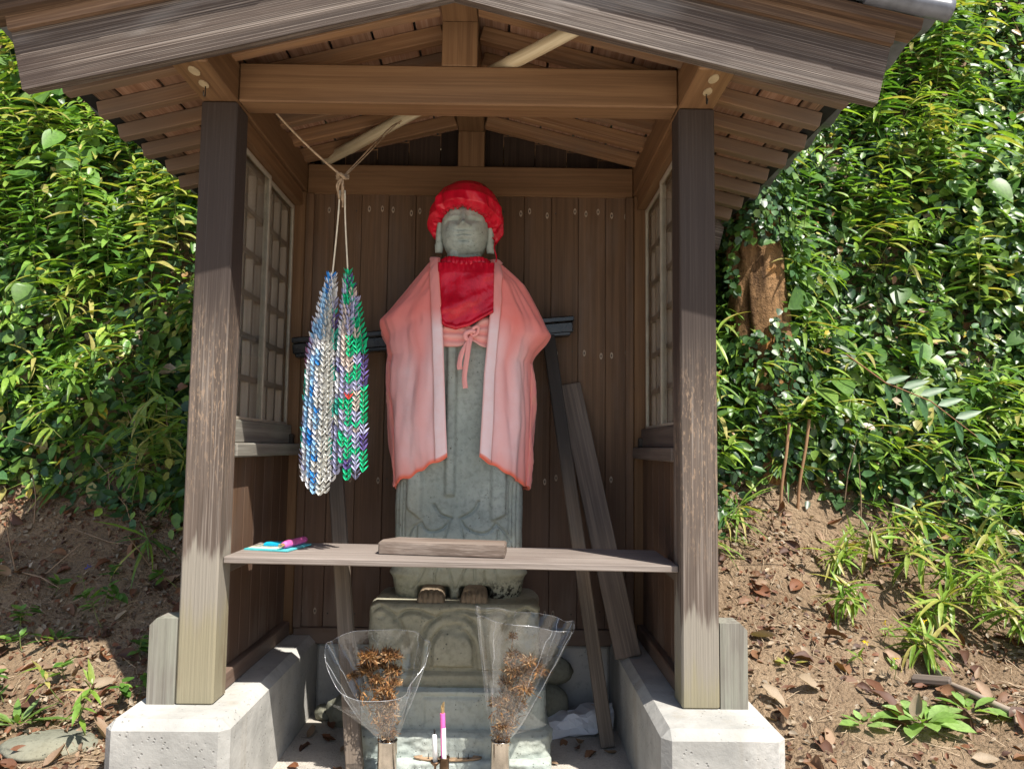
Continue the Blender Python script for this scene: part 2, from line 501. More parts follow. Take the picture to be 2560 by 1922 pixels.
def m_soil():
    g = G('hillside soil')
    v = g.obj(False)
    n1 = g.noise(v, 2.2, 6, 0.62)
    n2 = g.noise(v, 30.0, 6, 0.7)
    n3 = g.noise(v, 160.0, 3, 0.6)
    cl = g.voro(v, 60.0)
    c = g.mix(g.rng(n1, 0.35, 0.65), (0.25, 0.17, 0.105), (0.37, 0.265, 0.17))
    c = g.mix(g.rng(n2, 0.48, 0.74, 0, 0.7), c, (0.17, 0.11, 0.068))
    c = g.mix(g.rng(n3, 0.55, 0.75, 0, 0.6), c, (0.50, 0.40, 0.28))
    h = g.math('ADD', g.math('MULTIPLY', n2, 1.2), g.math('ADD', g.math('MULTIPLY', n3, 0.35), g.math('MULTIPLY', cl, -0.5)))
    return g.done(c, 0.95, g.bump(h, 1.0, 0.035), spec=0.15)
M_SOIL = m_soil()
def m_sand():
    g = G('gritty floor')
    v = g.obj(False)
    n1 = g.noise(v, 4.0, 5, 0.6)
    n2 = g.noise(v, 120.0, 4, 0.7)
    cl = g.voro(v, 130.0)
    c = g.mix(g.rng(n1, 0.3, 0.7), (0.36, 0.33, 0.29), (0.50, 0.46, 0.40))
    c = g.mix(g.rng(n2, 0.5, 0.7, 0, 0.6), c, (0.26, 0.23, 0.20))
    return g.done(c, 0.95, g.bump(g.math('SUBTRACT', n2, cl), 0.6, 0.006), spec=0.15)
M_SAND = m_sand()
M_BOUNCE_YARD = plain('pale bounce yard', (0.60, 0.55, 0.48), 0.95, spec=0.15, var=0.15, scale=9.0, bump=0.4)  # pale tone chosen to bounce more sunlight up under the roof
# ------------------------------------------------------------------ terrain
SIDE_R = ([-60, -3, -0.9, -0.2, 0.3, 0.7, 1.05, 1.35, 1.6, 1.9, 2.3, 2.8, 3.6, 5.0, 9.0, 30, 200], [-0.05, -0.05, -0.02, 0.24, 0.36, 0.52, 0.74, 1.00, 1.45, 2.15, 3.05, 4.2, 6.0, 7.6, 9.5, 11, 11])
SIDE_L = ([-60, -3, -0.8, -0.2, 0.3, 0.7, 1.05, 1.35, 1.6, 1.9, 2.3, 2.8, 3.6, 5.0, 9.0, 30, 200], [-0.05, -0.05, -0.02, 0.12, 0.24, 0.40, 0.62, 0.93, 1.42, 2.15, 3.05, 4.2, 6.0, 7.6, 9.5, 11, 11])
INNER = ([-60, -0.25, 1.15, 1.45, 1.7, 2.0, 2.35, 2.8, 3.6, 5.0, 9.0, 30, 200], [-0.05, -0.012, -0.012, 0.12, 0.7, 1.9, 3.0, 4.2, 6.0, 7.6, 9.5, 11, 11])
def sstep(a, b, x):
    t = np.clip((x - a) / (b - a), 0, 1)
    return t * t * (3 - 2 * t)
def terrain_h(x, y):
    x = np.asarray(x, float)
    y = np.asarray(y, float)
    sr = np.interp(y, *SIDE_R)
    sl = np.interp(y, *SIDE_L)
    si = np.interp(y, *INNER)
    side = np.where(x > 0, sr, sl)
    w = sstep(0.86, 1.06, np.abs(x))
    return si * (1 - w) + side * w
def bumpy(x, y):
    b = 0
    for s, a in ((1.7, 0.06), (4.3, 0.030), (11.0, 0.014), (27.0, 0.008)):
        b = b + a * np.array([mnoise.noise(Vector((p * s, q * s, 3.1))) for p, q in zip(x, y)])
    return b
def rough_amount(x, y):
    inside = (np.abs(x) < 1.0) & (y < 1.25)
    return np.where(inside, 0.0, sstep(-1.5, 0.2, y))
def axis(fine0, fine1, step, far):
    mid = np.arange(fine0, fine1 + 1e-6, step)
    out = [0.3 * 1.5 ** k for k in range(1, 16)]
    lo = [fine0 - s for s in np.cumsum(out) if s < far]
    hi = [fine1 + s for s in np.cumsum(out) if s < far]
    return np.array(lo[::-1] + list(mid) + hi)
gx = axis(-3.6, 3.6, 0.04, 200)
gy = axis(-0.6, 3.4, 0.035, 200)
GX, GY = np.meshgrid(gx, gy)
fx, fy = GX.ravel(), GY.ravel()
fz = terrain_h(fx, fy) + bumpy(fx, fy) * rough_amount(fx, fy)
nx, ny = len(gx), len(gy)
idx = np.arange(nx * ny).reshape(ny, nx)
quads = np.stack([idx[:-1, :-1], idx[:-1, 1:], idx[1:, 1:], idx[1:, :-1]], -1).reshape(-1, 4)
ground = link('ground', mesh('ground', np.stack([fx, fy, fz], 1), quads, True), M_SOIL)
tag(ground, kind='structure')
floor = link('floor', mesh('floor', [(-0.67, -0.4, -0.004), (0.67, -0.4, -0.004), (0.67, 0.96, -0.004), (-0.67, 0.96, -0.004)], [(0, 1, 2, 3)]), M_SAND)
tag(floor, kind='structure')
bounce_yard = link('bounce_yard', mesh('bounce_yard', [(-6, -14, -0.02), (6, -14, -0.02), (6, -0.95, -0.008), (-6, -0.95, -0.008)], [(0, 1, 2, 3)]), M_BOUNCE_YARD)  # unseen sheet ahead of the shelter, laid pale to bounce sunlight upward
tag(bounce_yard, kind='structure')

# ------------------------------------------------------------------ plinths
def plinth(name, x0, x1, y0, y1, z0, z1, label, ch=0.028):
    bm = bmesh.new()
    bmesh.ops.create_cube(bm, size=1.0)
    for v in bm.verts:
        v.co = Vector(((x1 - x0) * v.co.x, (y1 - y0) * v.co.y, (z1 - z0) * v.co.z))
    ed = [e for e in bm.edges if all(v.co.z > 0 for v in e.verts) or abs(e.verts[0].co.z - e.verts[1].co.z) > 0.01]
    bmesh.ops.bevel(bm, geom=ed, offset=ch, segments=1, affect='EDGES')
    bmesh.ops.subdivide_edges(bm, edges=bm.edges[:], cuts=1)
    me = bpy.data.meshes.new(name)
    bm.to_mesh(me)
    bm.free()
    o = link(name, me, M_CONC, None, Matrix.Translation(((x0 + x1) / 2, (y0 + y1) / 2, (z0 + z1) / 2)))
    return tag(o, label, 'plinth', 'concrete plinths under the shelter')
plinth('concrete_plinth', -1.035, -0.655, -0.155, 1.13, -0.25, 0.327, 'pale chamfered concrete plinth under the wall beside the paper cranes')
plinth('concrete_plinth', 0.655, 1.03, -0.20, 1.13, -0.25, 0.327, 'pale chamfered concrete plinth under the wall beside the leaning planks')
plinth('concrete_plinth', -0.653, 0.653, 0.965, 1.11, -0.2, 0.288, 'rough concrete plinth under the back wall behind the statue', 0.012)

# ------------------------------------------------------------------ the shelter
SH = thing('wooden_shelter', 'open fronted dark wooden shelter with gabled roof standing over the stone statue', 'shelter', (0, 0.5, 0.327))
for s in (-1, 1):
    a, b = sorted((s * 0.759, s * 0.882))
    boxy('post', a, b, 0.0, 0.118, 0.327, 2.34, M_POST, SH, 'z', 0.006)
    boxy('post', a, b, 0.945, 1.063, 0.327, 2.34, M_INNER, SH, 'z', 0.005)
    pl = boxy('wall_plate', a, b, -0.276, 1.40, 2.3405, 2.478, M_INNER, SH, 'y', 0.004)
    # filled knots and an iron hook under the front end of the plate
    for k, (px, py, r) in enumerate(((0.822, -0.215, 0.020), (0.826, -0.125, 0.018))):
        v, f = lathe([(0.0, 0.0), (r, 0.0), (r, 0.003)], 14)
        v = [(p[0] * (0.8), p[1] * 1.5, p[2]) for p in v]
        link('knot', mesh('knot', v, f), plain('pale knot %d%d' % (s, k), (0.36, 0.28, 0.17), 0.7), pl, Matrix.Translation((s * px, py, 2.3372)))
    hk = [(0, 0, 0), (0, 0, -0.022)] + [(0, -0.008 + 0.008 * math.cos(t), -0.028 - 0.009 * math.sin(t)) for t in np.linspace(0, 3.9, 8)]
    v, f = tube(hk, 0.0022, 6)
    link('hook', mesh('hook', v, f, True), M_IRON, pl, Matrix.Translation((s * 0.826, -0.11, 2.338)))
    # short timber block bolted to the foot of the post
    bw = 0.09
    x0, x1 = (0.885, 0.885 + bw)
    zt, zo = 0.600, 0.578
    vv = [(s * x, y, z) for x, z in ((x0, 0.327), (x1, 0.327), (x1, zo), (x1 - 0.022, zt), (x0, zt)) for y in (0.003, 0.095)]
    ff = [(0, 2, 4, 6, 8), (1, 9, 7, 5, 3)] + [(i * 2, i * 2 + 1, (i * 2 + 3) % 10, (i * 2 + 2) % 10) for i in range(5)]
    if s < 0:
        ff = [tuple(reversed(q)) for q in ff]
    vv = [((p[2] - 0.46), -p[1] + 0.05, p[0] - s * 0.93) for p in vv]   # local X runs up the block
    mw = Matrix(((0, 0, 1, s * 0.93), (0, -1, 0, 0.05), (1, 0, 0, 0.46), (0, 0, 0, 1)))
    link('brace_block', mesh('brace_block', vv, ff), M_GREY, SH, mw)
boxy('tie_beam', -0.757, 0.757, 0.002, 0.105, 2.341, 2.4785, M_INNER, SH, 'x', 0.005)
boxy('tie_beam', -0.757, 0.757, 0.946, 1.05, 2.330, 2.470, M_INNER, SH, 'x', 0.004)
boxy('king_post', -0.0615, 0.0615, 0.004, 0.10, 2.479, 2.640, M_INNER, SH, 'z', 0.003)
boxy('king_post', -0.0615, 0.0615, 0.95, 1.045, 2.471, 2.640, M_INNER, SH, 'z', 0.003)
boxy('ridge_beam', -0.062, 0.062, -0.272, 1.40, 2.6405, 2.715, M_INNER, SH, 'y', 0.004)
SL = 0.25
ang = math.atan(SL)
def zb(x):
    return 2.654 - SL * abs(x)
for s in (-1, 1):
    up = Vector((s * math.sin(ang), 0, math.cos(ang)))
    def sl_pt(x, y, off):
        return Vector((s * x, y, zb(x))) + up * off
    for k in range(10):
        y = -0.262 + 0.19 * k + 0.0225
        if k == 9:
            break
        member('rafter', sl_pt(0.064, y, 0.0275), sl_pt(1.306 + 0.012 * math.sin(k * 2.3), y, 0.0275), 0.045, 0.055, M_RAFTER, SH, up)
    # boards laid over the rafters, running front to back
    w = 0.146
    for k in range(8):
        x0 = 0.01 + k * (w + 0.004)
        c = sl_pt(x0 + w / 2 * math.cos(ang), 0, 0.055 + 0.0075)
        member('roof_board', (c.x, -0.274, c.z), (c.x, 1.44, c.z), w, 0.013, M_DECK, SH, up, 0.002)
    c = sl_pt(1.245, 0, 0.055 + 0.012)
    member('eave_lath', (c.x, -0.30, c.z), (c.x, 1.47, c.z), 0.075, 0.022, M_FASCIA, SH, up)
    c = sl_pt(1.305, 0, 0.072)
    member('drip_edge', (c.x, -0.27, c.z), (c.x, 1.5, c.z), 0.055, 0.02, M_DRIP, SH, up)
def slope_board(name, s, y0, y1, off0, off1, length, m, z_apex, slope, sag=0.0, cut=0.0):
    """board following the roof slope from the apex; local X runs down the slope"""
    a = math.atan(slope)
    n = 10
    V = []
    for i in range(n + 1):
        for o_ in (off0, off1):
            st = -o_ * math.tan(a)
            t = i / n
            x = st + (length + cut * (o_ - off0) - st) * t
            dz = -sag * 4 * t * (1 - t)
            for y in (y0, y1):
                V.append((x, y * s, o_ + dz))
    Fc = []
    for i in range(n):
        b_, t_ = i * 4, i * 4 + 4
        for p, q in ((0, 1), (1, 3), (3, 2), (2, 0)):
            Fc.append((b_ + p, b_ + q, t_ + q, t_ + p))
    Fc += [(2, 3, 1, 0), (n * 4, n * 4 + 1, n * 4 + 3, n * 4 + 2)]
    if s > 0:
        pass
    X = Vector((s * math.cos(a), 0, -math.sin(a)))
    Z = Vector((s * math.sin(a), 0, math.cos(a)))
    Y = Z.cross(X)
    mw = Matrix((X, Y, Z)).transposed().to_4x4()
    mw.translation = (0, 0, z_apex)
    # local y is s * world y
    return link(name, mesh(name, V, Fc), m, SH, mw)
for s in (-1, 1):
    slope_board('barge_board', s, -0.31, -0.276, 0.0, 0.183, 1.335, M_BARGE, 2.541, 0.244, 0.006)
    slope_board('barge_board', s, 1.46, 1.49, 0.0, 0.183, 1.335, M_BARGE, 2.541, 0.244, 0.006)
    slope_board('verge_board', s, -0.328, -0.278, 0.184, 0.226, 1.335, M_FASCIA, 2.541, 0.244, 0.006)
    slope_board('verge_board', s, -0.362, -0.28, 0.227, 0.262, 1.395, M_FASCIA, 2.541, 0.244, 0.006)
    # roof covering: wavy tile field plus round verge tiles along the front edge
    a = math.atan(0.244)
    X = Vector((s * math.cos(a), 0, -math.sin(a)))
    Z = Vector((s * math.sin(a), 0, math.cos(a)))
    V, Fc = [], []
    ys = np.linspace(-0.395, 1.52, 97)
    xs = []
    for k in range(6):
        xs += [(-0.05 + k * 0.25, 0.012), (-0.05 + k * 0.25 + 0.249, 0.034)]
    for x, h in xs:
        for y in ys:
            p = Vector((0, 0, 2.541)) + X * x + Z * (0.266 + h - 0.022 * (x - xs[0][0]) * 0 + 0.016 * math.cos((y + 0.395) / 0.24 * 2 * math.pi))
            V.append((p.x, y, p.z))
    n = len(ys)
    for i in range(len(xs) - 1):
        for j in range(n - 1):
            Fc.append((i * n + j, i * n + j + 1, (i + 1) * n + j + 1, (i + 1) * n + j))
    link('roof_covering', mesh('roof_covering', V, Fc, False), M_TILE, SH)
    for k in range(6):
        c0 = Vector((0, -0.375, 2.541)) + X * (k * 0.245 - 0.02) + Z * 0.283
        c1 = Vector((0, -0.375, 2.541)) + X * (k * 0.245 + 0.235) + Z * 0.296
        v, f = tube([c0, c0 + (c1 - c0) * 0.03, c1 - (c1 - c0) * 0.06, c1], [0.026, 0.028, 0.031, 0.034], 14)
        link('verge_tile', mesh('verge_tile', v, f, True), M_TILE, SH)
# boarding that closes the back gable
for k in range(10):
    x0 = -0.76 + k * 0.152
    hgt = 2.700 - SL * max(0.0, abs(x0 + 0.0745) - 0.0745)
    boxy('gable_board', x0, x0 + 0.149, 1.066, 1.078, 2.40, hgt, M_DARK, SH, 'z', 0.001)

# back wall
nb = 12
pw = 1.512 / nb
nail_v, nail_f = lathe([(0.0, -0.0022), (0.0028, -0.0018), (0.0036, 0.0), (0.0036, 0.004)], 8)
plug_v, plug_f = lathe([(0.0036, 0.0003), (0.0075, 0.0003), (0.0082, 0.001)], 10)
M_PLUG = plain('pale nail dent', (0.30, 0.24, 0.18), 0.8)
for k in range(nb):
    x0 = -0.756 + k * pw
    d = 0.0015 * math.sin(k * 1.9)
    p = boxy('wall_board', x0 + 0.001, x0 + pw - 0.001, 0.958 + d, 0.972 + d, 0.362, 2.332, M_PLANK, SH, 'z', 0.0018)
    V, Fc, V2, F2 = [], [], [], []
    for zz in (2.255, 1.600, 1.02, 0.43):
        for q in (0.2, 0.8):
            cx, cz = x0 + pw * (q + random.uniform(-0.08, 0.08)), zz + random.uniform(-0.012, 0.012)
            o_ = len(V)
            V += [(cx + a_[0], 0.9575 + d + a_[2], cz + a_[1] * 1.2) for a_ in nail_v]
            Fc += [tuple(i + o_ for i in q_) for q_ in nail_f]
            if random.random() < 0.7:
                o_ = len(V2)
                V2 += [(cx + a_[0] * 0.85, 0.9572 + d + a_[2] * 0.3, cz + a_[1] * 1.9) for a_ in plug_v]
                F2 += [tuple(i + o_ for i in q_) for q_ in plug_f]
    tag(link('nails', mesh('nails', V, Fc), M_IRON, p), kind='stuff')
    if V2:
        tag(link('nail_dents', mesh('nail_dents', V2, F2), M_PLUG, p), kind='stuff')
boxy('light_stop_board', -0.757, 0.757, 0.9765, 0.986, 0.362, 2.33, M_PLANK, SH, 'x', 0.001)  # added behind the boards to stop daylight leaking through their gaps
boxy('base_sill', -0.757, 0.757, 0.945, 1.04, 0.290, 0.360, M_PLANK, SH, 'x', 0.004)
for s in (-1, 1):
    a, b = sorted((s * 0.722, s * 0.757))
    boxy('corner_batten', a, b, 0.938, 0.957, 0.362, 2.329, M_PLANK, SH, 'z', 0.002)

# side walls: boards below, lattice windows above
for s in (-1, 1):
    def bx(name, xa, xb, y0, y1, z0, z1, m, par, axis, b=0.002):
        a, c = sorted((s * xa, s * xb))
        return boxy(name, a, c, y0, y1, z0, z1, m, par, axis, b)
    bx('base_rail', 0.772, 0.862, 0.119, 0.944, 0.328, 0.388, M_PLANK, SH, 'y', 0.004)
    bx('window_ledge', 0.752, 0.868, 0.1185, 0.944, 1.122, 1.172, M_GREY if s < 0 else M_LEAN, SH, 'y', 0.005)
    bx('head_rail', 0.776, 0.866, 0.1185, 0.944, 2.272, 2.3395, M_INNER, SH, 'y')
    nw = 7
    for k in range(nw):
        y0 = 0.1195 + k * 0.8245 / nw
        bx('wall_board', 0.800, 0.814, y0 + 0.0008, y0 + 0.8245 / nw - 0.0008, 0.389, 1.121, M_PLANK, SH, 'z', 0.0018)
    # two glazed sashes inside, a deep timber grid outside
    z0, z1 = 1.173, 2.271
    fr = bx('window', 0.835, 0.868, 0.1195, 0.943, z0, z0 + 0.085, M_LATTICE if s < 0 else M_LEAN, SH, 'y')
    bx('bottom_rail', 0.792, 0.826, 0.1195, 0.943, z0, z0 + 0.082, M_GREY if s < 0 else M_LEAN, fr, 'y', 0.003)
    bx('top_rail', 0.835, 0.868, 0.1195, 0.943, z1 - 0.03, z1, M_LATTICE, fr, 'y')
    for y in np.linspace(0.135, 0.928, 8):
        bx('stile', 0.836, 0.867, y - 0.011, y + 0.011, z0 + 0.0855, z1 - 0.0305, M_LATTICE, fr, 'z', 0.0015)
    for k in range(1, 6):
        zc = z0 + 0.085 + (z1 - z0 - 0.115) * k / 6
        bx('lattice_rail', 0.8345, 0.8655, 0.146, 0.917, zc - 0.012, zc + 0.012, M_LATTICE, fr, 'y', 0.0015)
    M_PALE = bpy.data.materials.get('pale sash') or plain('pale sash', (0.36, 0.31, 0.24), 0.5)
    for q, (ya, yb, xo) in enumerate(((0.121, 0.545, 0.806), (0.530, 0.942, 0.818))):
        t = 0.017
        for (a0, a1) in ((ya, ya + t), (yb - t, yb)):
            bx('sash_stile', xo - 0.006, xo + 0.006, a0, a1, z0 + 0.083, z1 - 0.002, M_PALE, fr, 'z', 0.0015)
        bx('sash_rail', xo - 0.0055, xo + 0.0055, ya + t, yb - t, z1 - 0.020, z1 - 0.003, M_PALE, fr, 'y', 0.0015)
        bx('sash_rail', xo - 0.0055, xo + 0.0055, ya + t, yb - t, z0 + 0.0835, z0 + 0.095, M_PALE, fr, 'y', 0.0015)
        bx('pane', xo - 0.0015, xo + 0.0015, ya + t, yb - t, z0 + 0.095, z1 - 0.020, M_GLASS, fr, 'y', 0.0)
    lt = boxy('latch', *sorted((s * 0.775, s * 0.80)), 0.905, 0.935, 1.173, 1.215, M_IRON, SH, 'z', 0.002)

# the shelf board between the front posts with its two cleats
member('shelf_board', (-0.757, 0.2375, 0.784), (0.757, 0.2375, 0.768), 0.405, 0.022, M_SHELF, SH, b=0.003)
for s in (-1, 1):
    boxy('shelf_cleat', *sorted((s * 0.765, s * 0.799)), 0.1195, 0.40, 0.722 + (0.008 if s < 0 else -0.008), 0.7725 + (0.0 if s < 0 else -0.0165), M_LEAN, SH, 'y', 0.003)
# ------------------------------------------------------------------ stone pedestal and statue
def seg_dist(px, pz, poly):
    d = np.full(px.shape, 9.0)
    for (x0, z0), (x1, z1) in zip(poly[:-1], poly[1:]):
        dx, dz = x1 - x0, z1 - z0
        t = np.clip(((px - x0) * dx + (pz - z0) * dz) / (dx * dx + dz * dz + 1e-12), 0, 1)
        d = np.minimum(d, np.hypot(px - x0 - t * dx, pz - z0 - t * dz))
    return d
def smooth_poly(pts, n=5):
    return [(p.x, p.y) for p in spline([(a, b, 0) for a, b in pts], n)]
def groove(px, pz, poly, w=0.005, d=0.006, sm=True):
    q = seg_dist(px, pz, smooth_poly(poly) if sm else poly)
    return d * np.exp(-(q / w) ** 2)
def loft(cx, cy, zs, W, D, n, na, disp=None, close=True):
    """rings of superellipses; disp(x, y, z, frontness) pushes along the outward normal"""
    # points spaced evenly along the outline
    td = np.linspace(0, 2 * math.pi, 6001)
    w0, d0 = max(W), max(D)
    xd = np.sign(np.cos(td)) * np.abs(np.cos(td)) ** (2 / n) * w0
    yd = np.sign(np.sin(td)) * np.abs(np.sin(td)) ** (2 / n) * d0
    sd = np.concatenate([[0], np.cumsum(np.hypot(np.diff(xd), np.diff(yd)))])
    th = np.interp(np.linspace(0, sd[-1], na, endpoint=False), sd, td)
    V = []
    c, s_ = np.cos(th), np.sin(th)
    for z, w, d in zip(zs, W, D):
        x = np.sign(c) * np.abs(c) ** (2 / n) * w
        y = np.sign(s_) * np.abs(s_) ** (2 / n) * d
        V.append(np.stack([cx + x, cy + y, np.full(na, z)], 1))
    V = np.array(V)
    if disp is not None:
        sh = V.shape
        nrm = np.zeros_like(V)
        nrm[..., 0] = (np.abs(V[..., 0] - cx) / np.maximum(1e-6, np.array(W)[:, None])) ** (n - 1) * np.sign(V[..., 0] - cx) / np.maximum(1e-3, np.array(W)[:, None])
        nrm[..., 1] = (np.abs(V[..., 1] - cy) / np.maximum(1e-6, np.array(D)[:, None])) ** (n - 1) * np.sign(V[..., 1] - cy) / np.maximum(1e-3, np.array(D)[:, None])
        nrm /= np.maximum(1e-9, np.linalg.norm(nrm, axis=2, keepdims=True))
        q = disp(V[..., 0].ravel(), V[..., 1].ravel(), V[..., 2].ravel(), -nrm[..., 1].ravel())
        V = V + nrm * q.reshape(sh[:2])[..., None]
    nr = len(zs)
    idx_ = np.arange(nr * na).reshape(nr, na)
    a = idx_[:-1]
    b = idx_[1:]
    F_ = np.stack([a, np.roll(a, -1, 1), np.roll(b, -1, 1), b], -1).reshape(-1, 4).tolist()
    if close:
        F_.append(list(idx_[0][::-1]))
        F_.append(list(idx_[-1]))
    return V.reshape(-1, 3), F_
def vnoise(x, y, z, s, off=0.0):
    return np.array([mnoise.noise(Vector((a * s + off, b * s, c * s))) for a, b, c in zip(x, y, z)])

PED = thing('stone_pedestal', 'carved stone pedestal of stacked blocks with lotus petal arches under the statue', 'pedestal', (-0.015, 0.66, 0.0))
# lotus block
arcs = [
    [(-0.150, 0.33), (-0.148, 0.39), (-0.125, 0.462), (-0.091, 0.503), (-0.017, 0.540), (0.046, 0.503), (0.076, 0.470), (0.098, 0.40), (0.103, 0.33)],
    [(-0.103, 0.322), (-0.100, 0.405), (-0.077, 0.452), (-0.019, 0.491), (0.034, 0.452), (0.064, 0.408), (0.070, 0.322)],
    [(-0.239, 0.505), (-0.203, 0.533), (-0.153, 0.536), (-0.091, 0.512)],
    [(-0.339, 0.533), (-0.302, 0.549), (-0.252, 0.526), (-0.214, 0.480), (-0.190, 0.41), (-0.185, 0.33)],
    [(0.02, 0.540), (0.065, 0.533), (0.115, 0.528), (0.165, 0.535), (0.20, 0.505)],
    [(0.15, 0.33), (0.155, 0.41), (0.178, 0.475), (0.215, 0.52), (0.265, 0.545), (0.30, 0.53)],
    [(-0.34, 0.312), (0.31, 0.312)], [(-0.103, 0.322), (0.070, 0.322)]]
def lotus_disp(x, y, z, fr):
    q = 0.006 * vnoise(x, y, z, 9) + 0.003 * vnoise(x, y, z, 34)
    m = np.clip((fr - 0.5) * 3, 0, 1)
    g_ = np.zeros_like(x)
    for k, p in enumerate(arcs):
        g_ = np.maximum(g_, groove(x, z, p, 0.0085, 0.024))
    pil = np.exp(-((seg_dist(x, z, [(-0.017, 0.40), (-0.017, 0.36)]) / 0.06) ** 4)) * 0.006
    tier = np.where(z < 0.312, 0.005, 0.0)
    dent = 0.012 * np.exp(-(((x + 0.29) / 0.016) ** 2 + ((z - 0.515) / 0.012) ** 2))
    return q + m * (pil + tier - g_ - dent)
zs = np.concatenate([np.linspace(0.255, 0.54, 90), np.linspace(0.543, 0.562, 8)])
rd = np.where(zs > 0.54, 0.022 * ((zs - 0.54) / 0.022) ** 2, 0) + np.where(zs < 0.262, 0.006, 0)
v, f = loft(-0.015, 0.655, zs, 0.333 - rd, 0.205 - rd, 9, 300, lotus_disp)
link('lotus_block', mesh('lotus_block', v, f, True), M_LOTUS, PED)
def base_disp(a, b):
    def fn(x, y, z, fr):
        q = a * vnoise(x, y, z, 7) + a * 0.7 * vnoise(x, y, z, 19, 5) + b * vnoise(x, y, z, 45, 9)
        return q
    return fn
def panel_disp(x, y, z, fr):
    q = base_disp(0.005, 0.0025)(x, y, z, fr)
    m = np.clip((fr - 0.5) * 3, 0, 1)
    g_ = groove(x, z, [(-0.12, 0.13), (-0.12, 0.235), (0.10, 0.235), (0.10, 0.13)], 0.006, 0.008, False)
    return q - m * g_
zs = np.linspace(0.105, 0.2545, 36)
v, f = loft(-0.012, 0.66, zs, np.full(36, 0.352), np.full(36, 0.262), 11, 240, panel_disp)
link('base_block', mesh('base_block', v, f, True), M_BASE, PED)
zs = np.concatenate([np.linspace(-0.08, 0.11, 44), [0.116, 0.12]])
rd = np.where(zs > 0.105, (zs - 0.105) * 1.2, 0)
v, f = loft(-0.008, 0.655, zs, 0.366 - rd, 0.305 - rd, 12, 300, base_disp(0.010, 0.006))
link('rough_step', mesh('rough_step', v, f, True), M_BASE, PED)
zs = np.concatenate([np.linspace(-0.08, 0.03, 24), [0.034, 0.036]])
rd = np.where(zs > 0.028, (zs - 0.028) * 1.2, 0)
v, f = loft(-0.008, 0.40, zs, 0.363 - rd, 0.090 - rd, 12, 260, base_disp(0.008, 0.006))
link('rough_step', mesh('ledge', v, f, True), M_BASE, PED)
zs = np.concatenate([np.linspace(-0.09, -0.022, 8), [-0.018, -0.016]])
v, f = loft(-0.04, 0.115, zs, [0.285] * 8 + [0.283, 0.278], [0.175] * 8 + [0.173, 0.168], 12, 160, base_disp(0.003, 0.002))
tag(link('stone_slab', mesh('stone_slab', v, f, True), M_OLDSTONE), 'low brown stone slab under the two flower vases', 'slab')

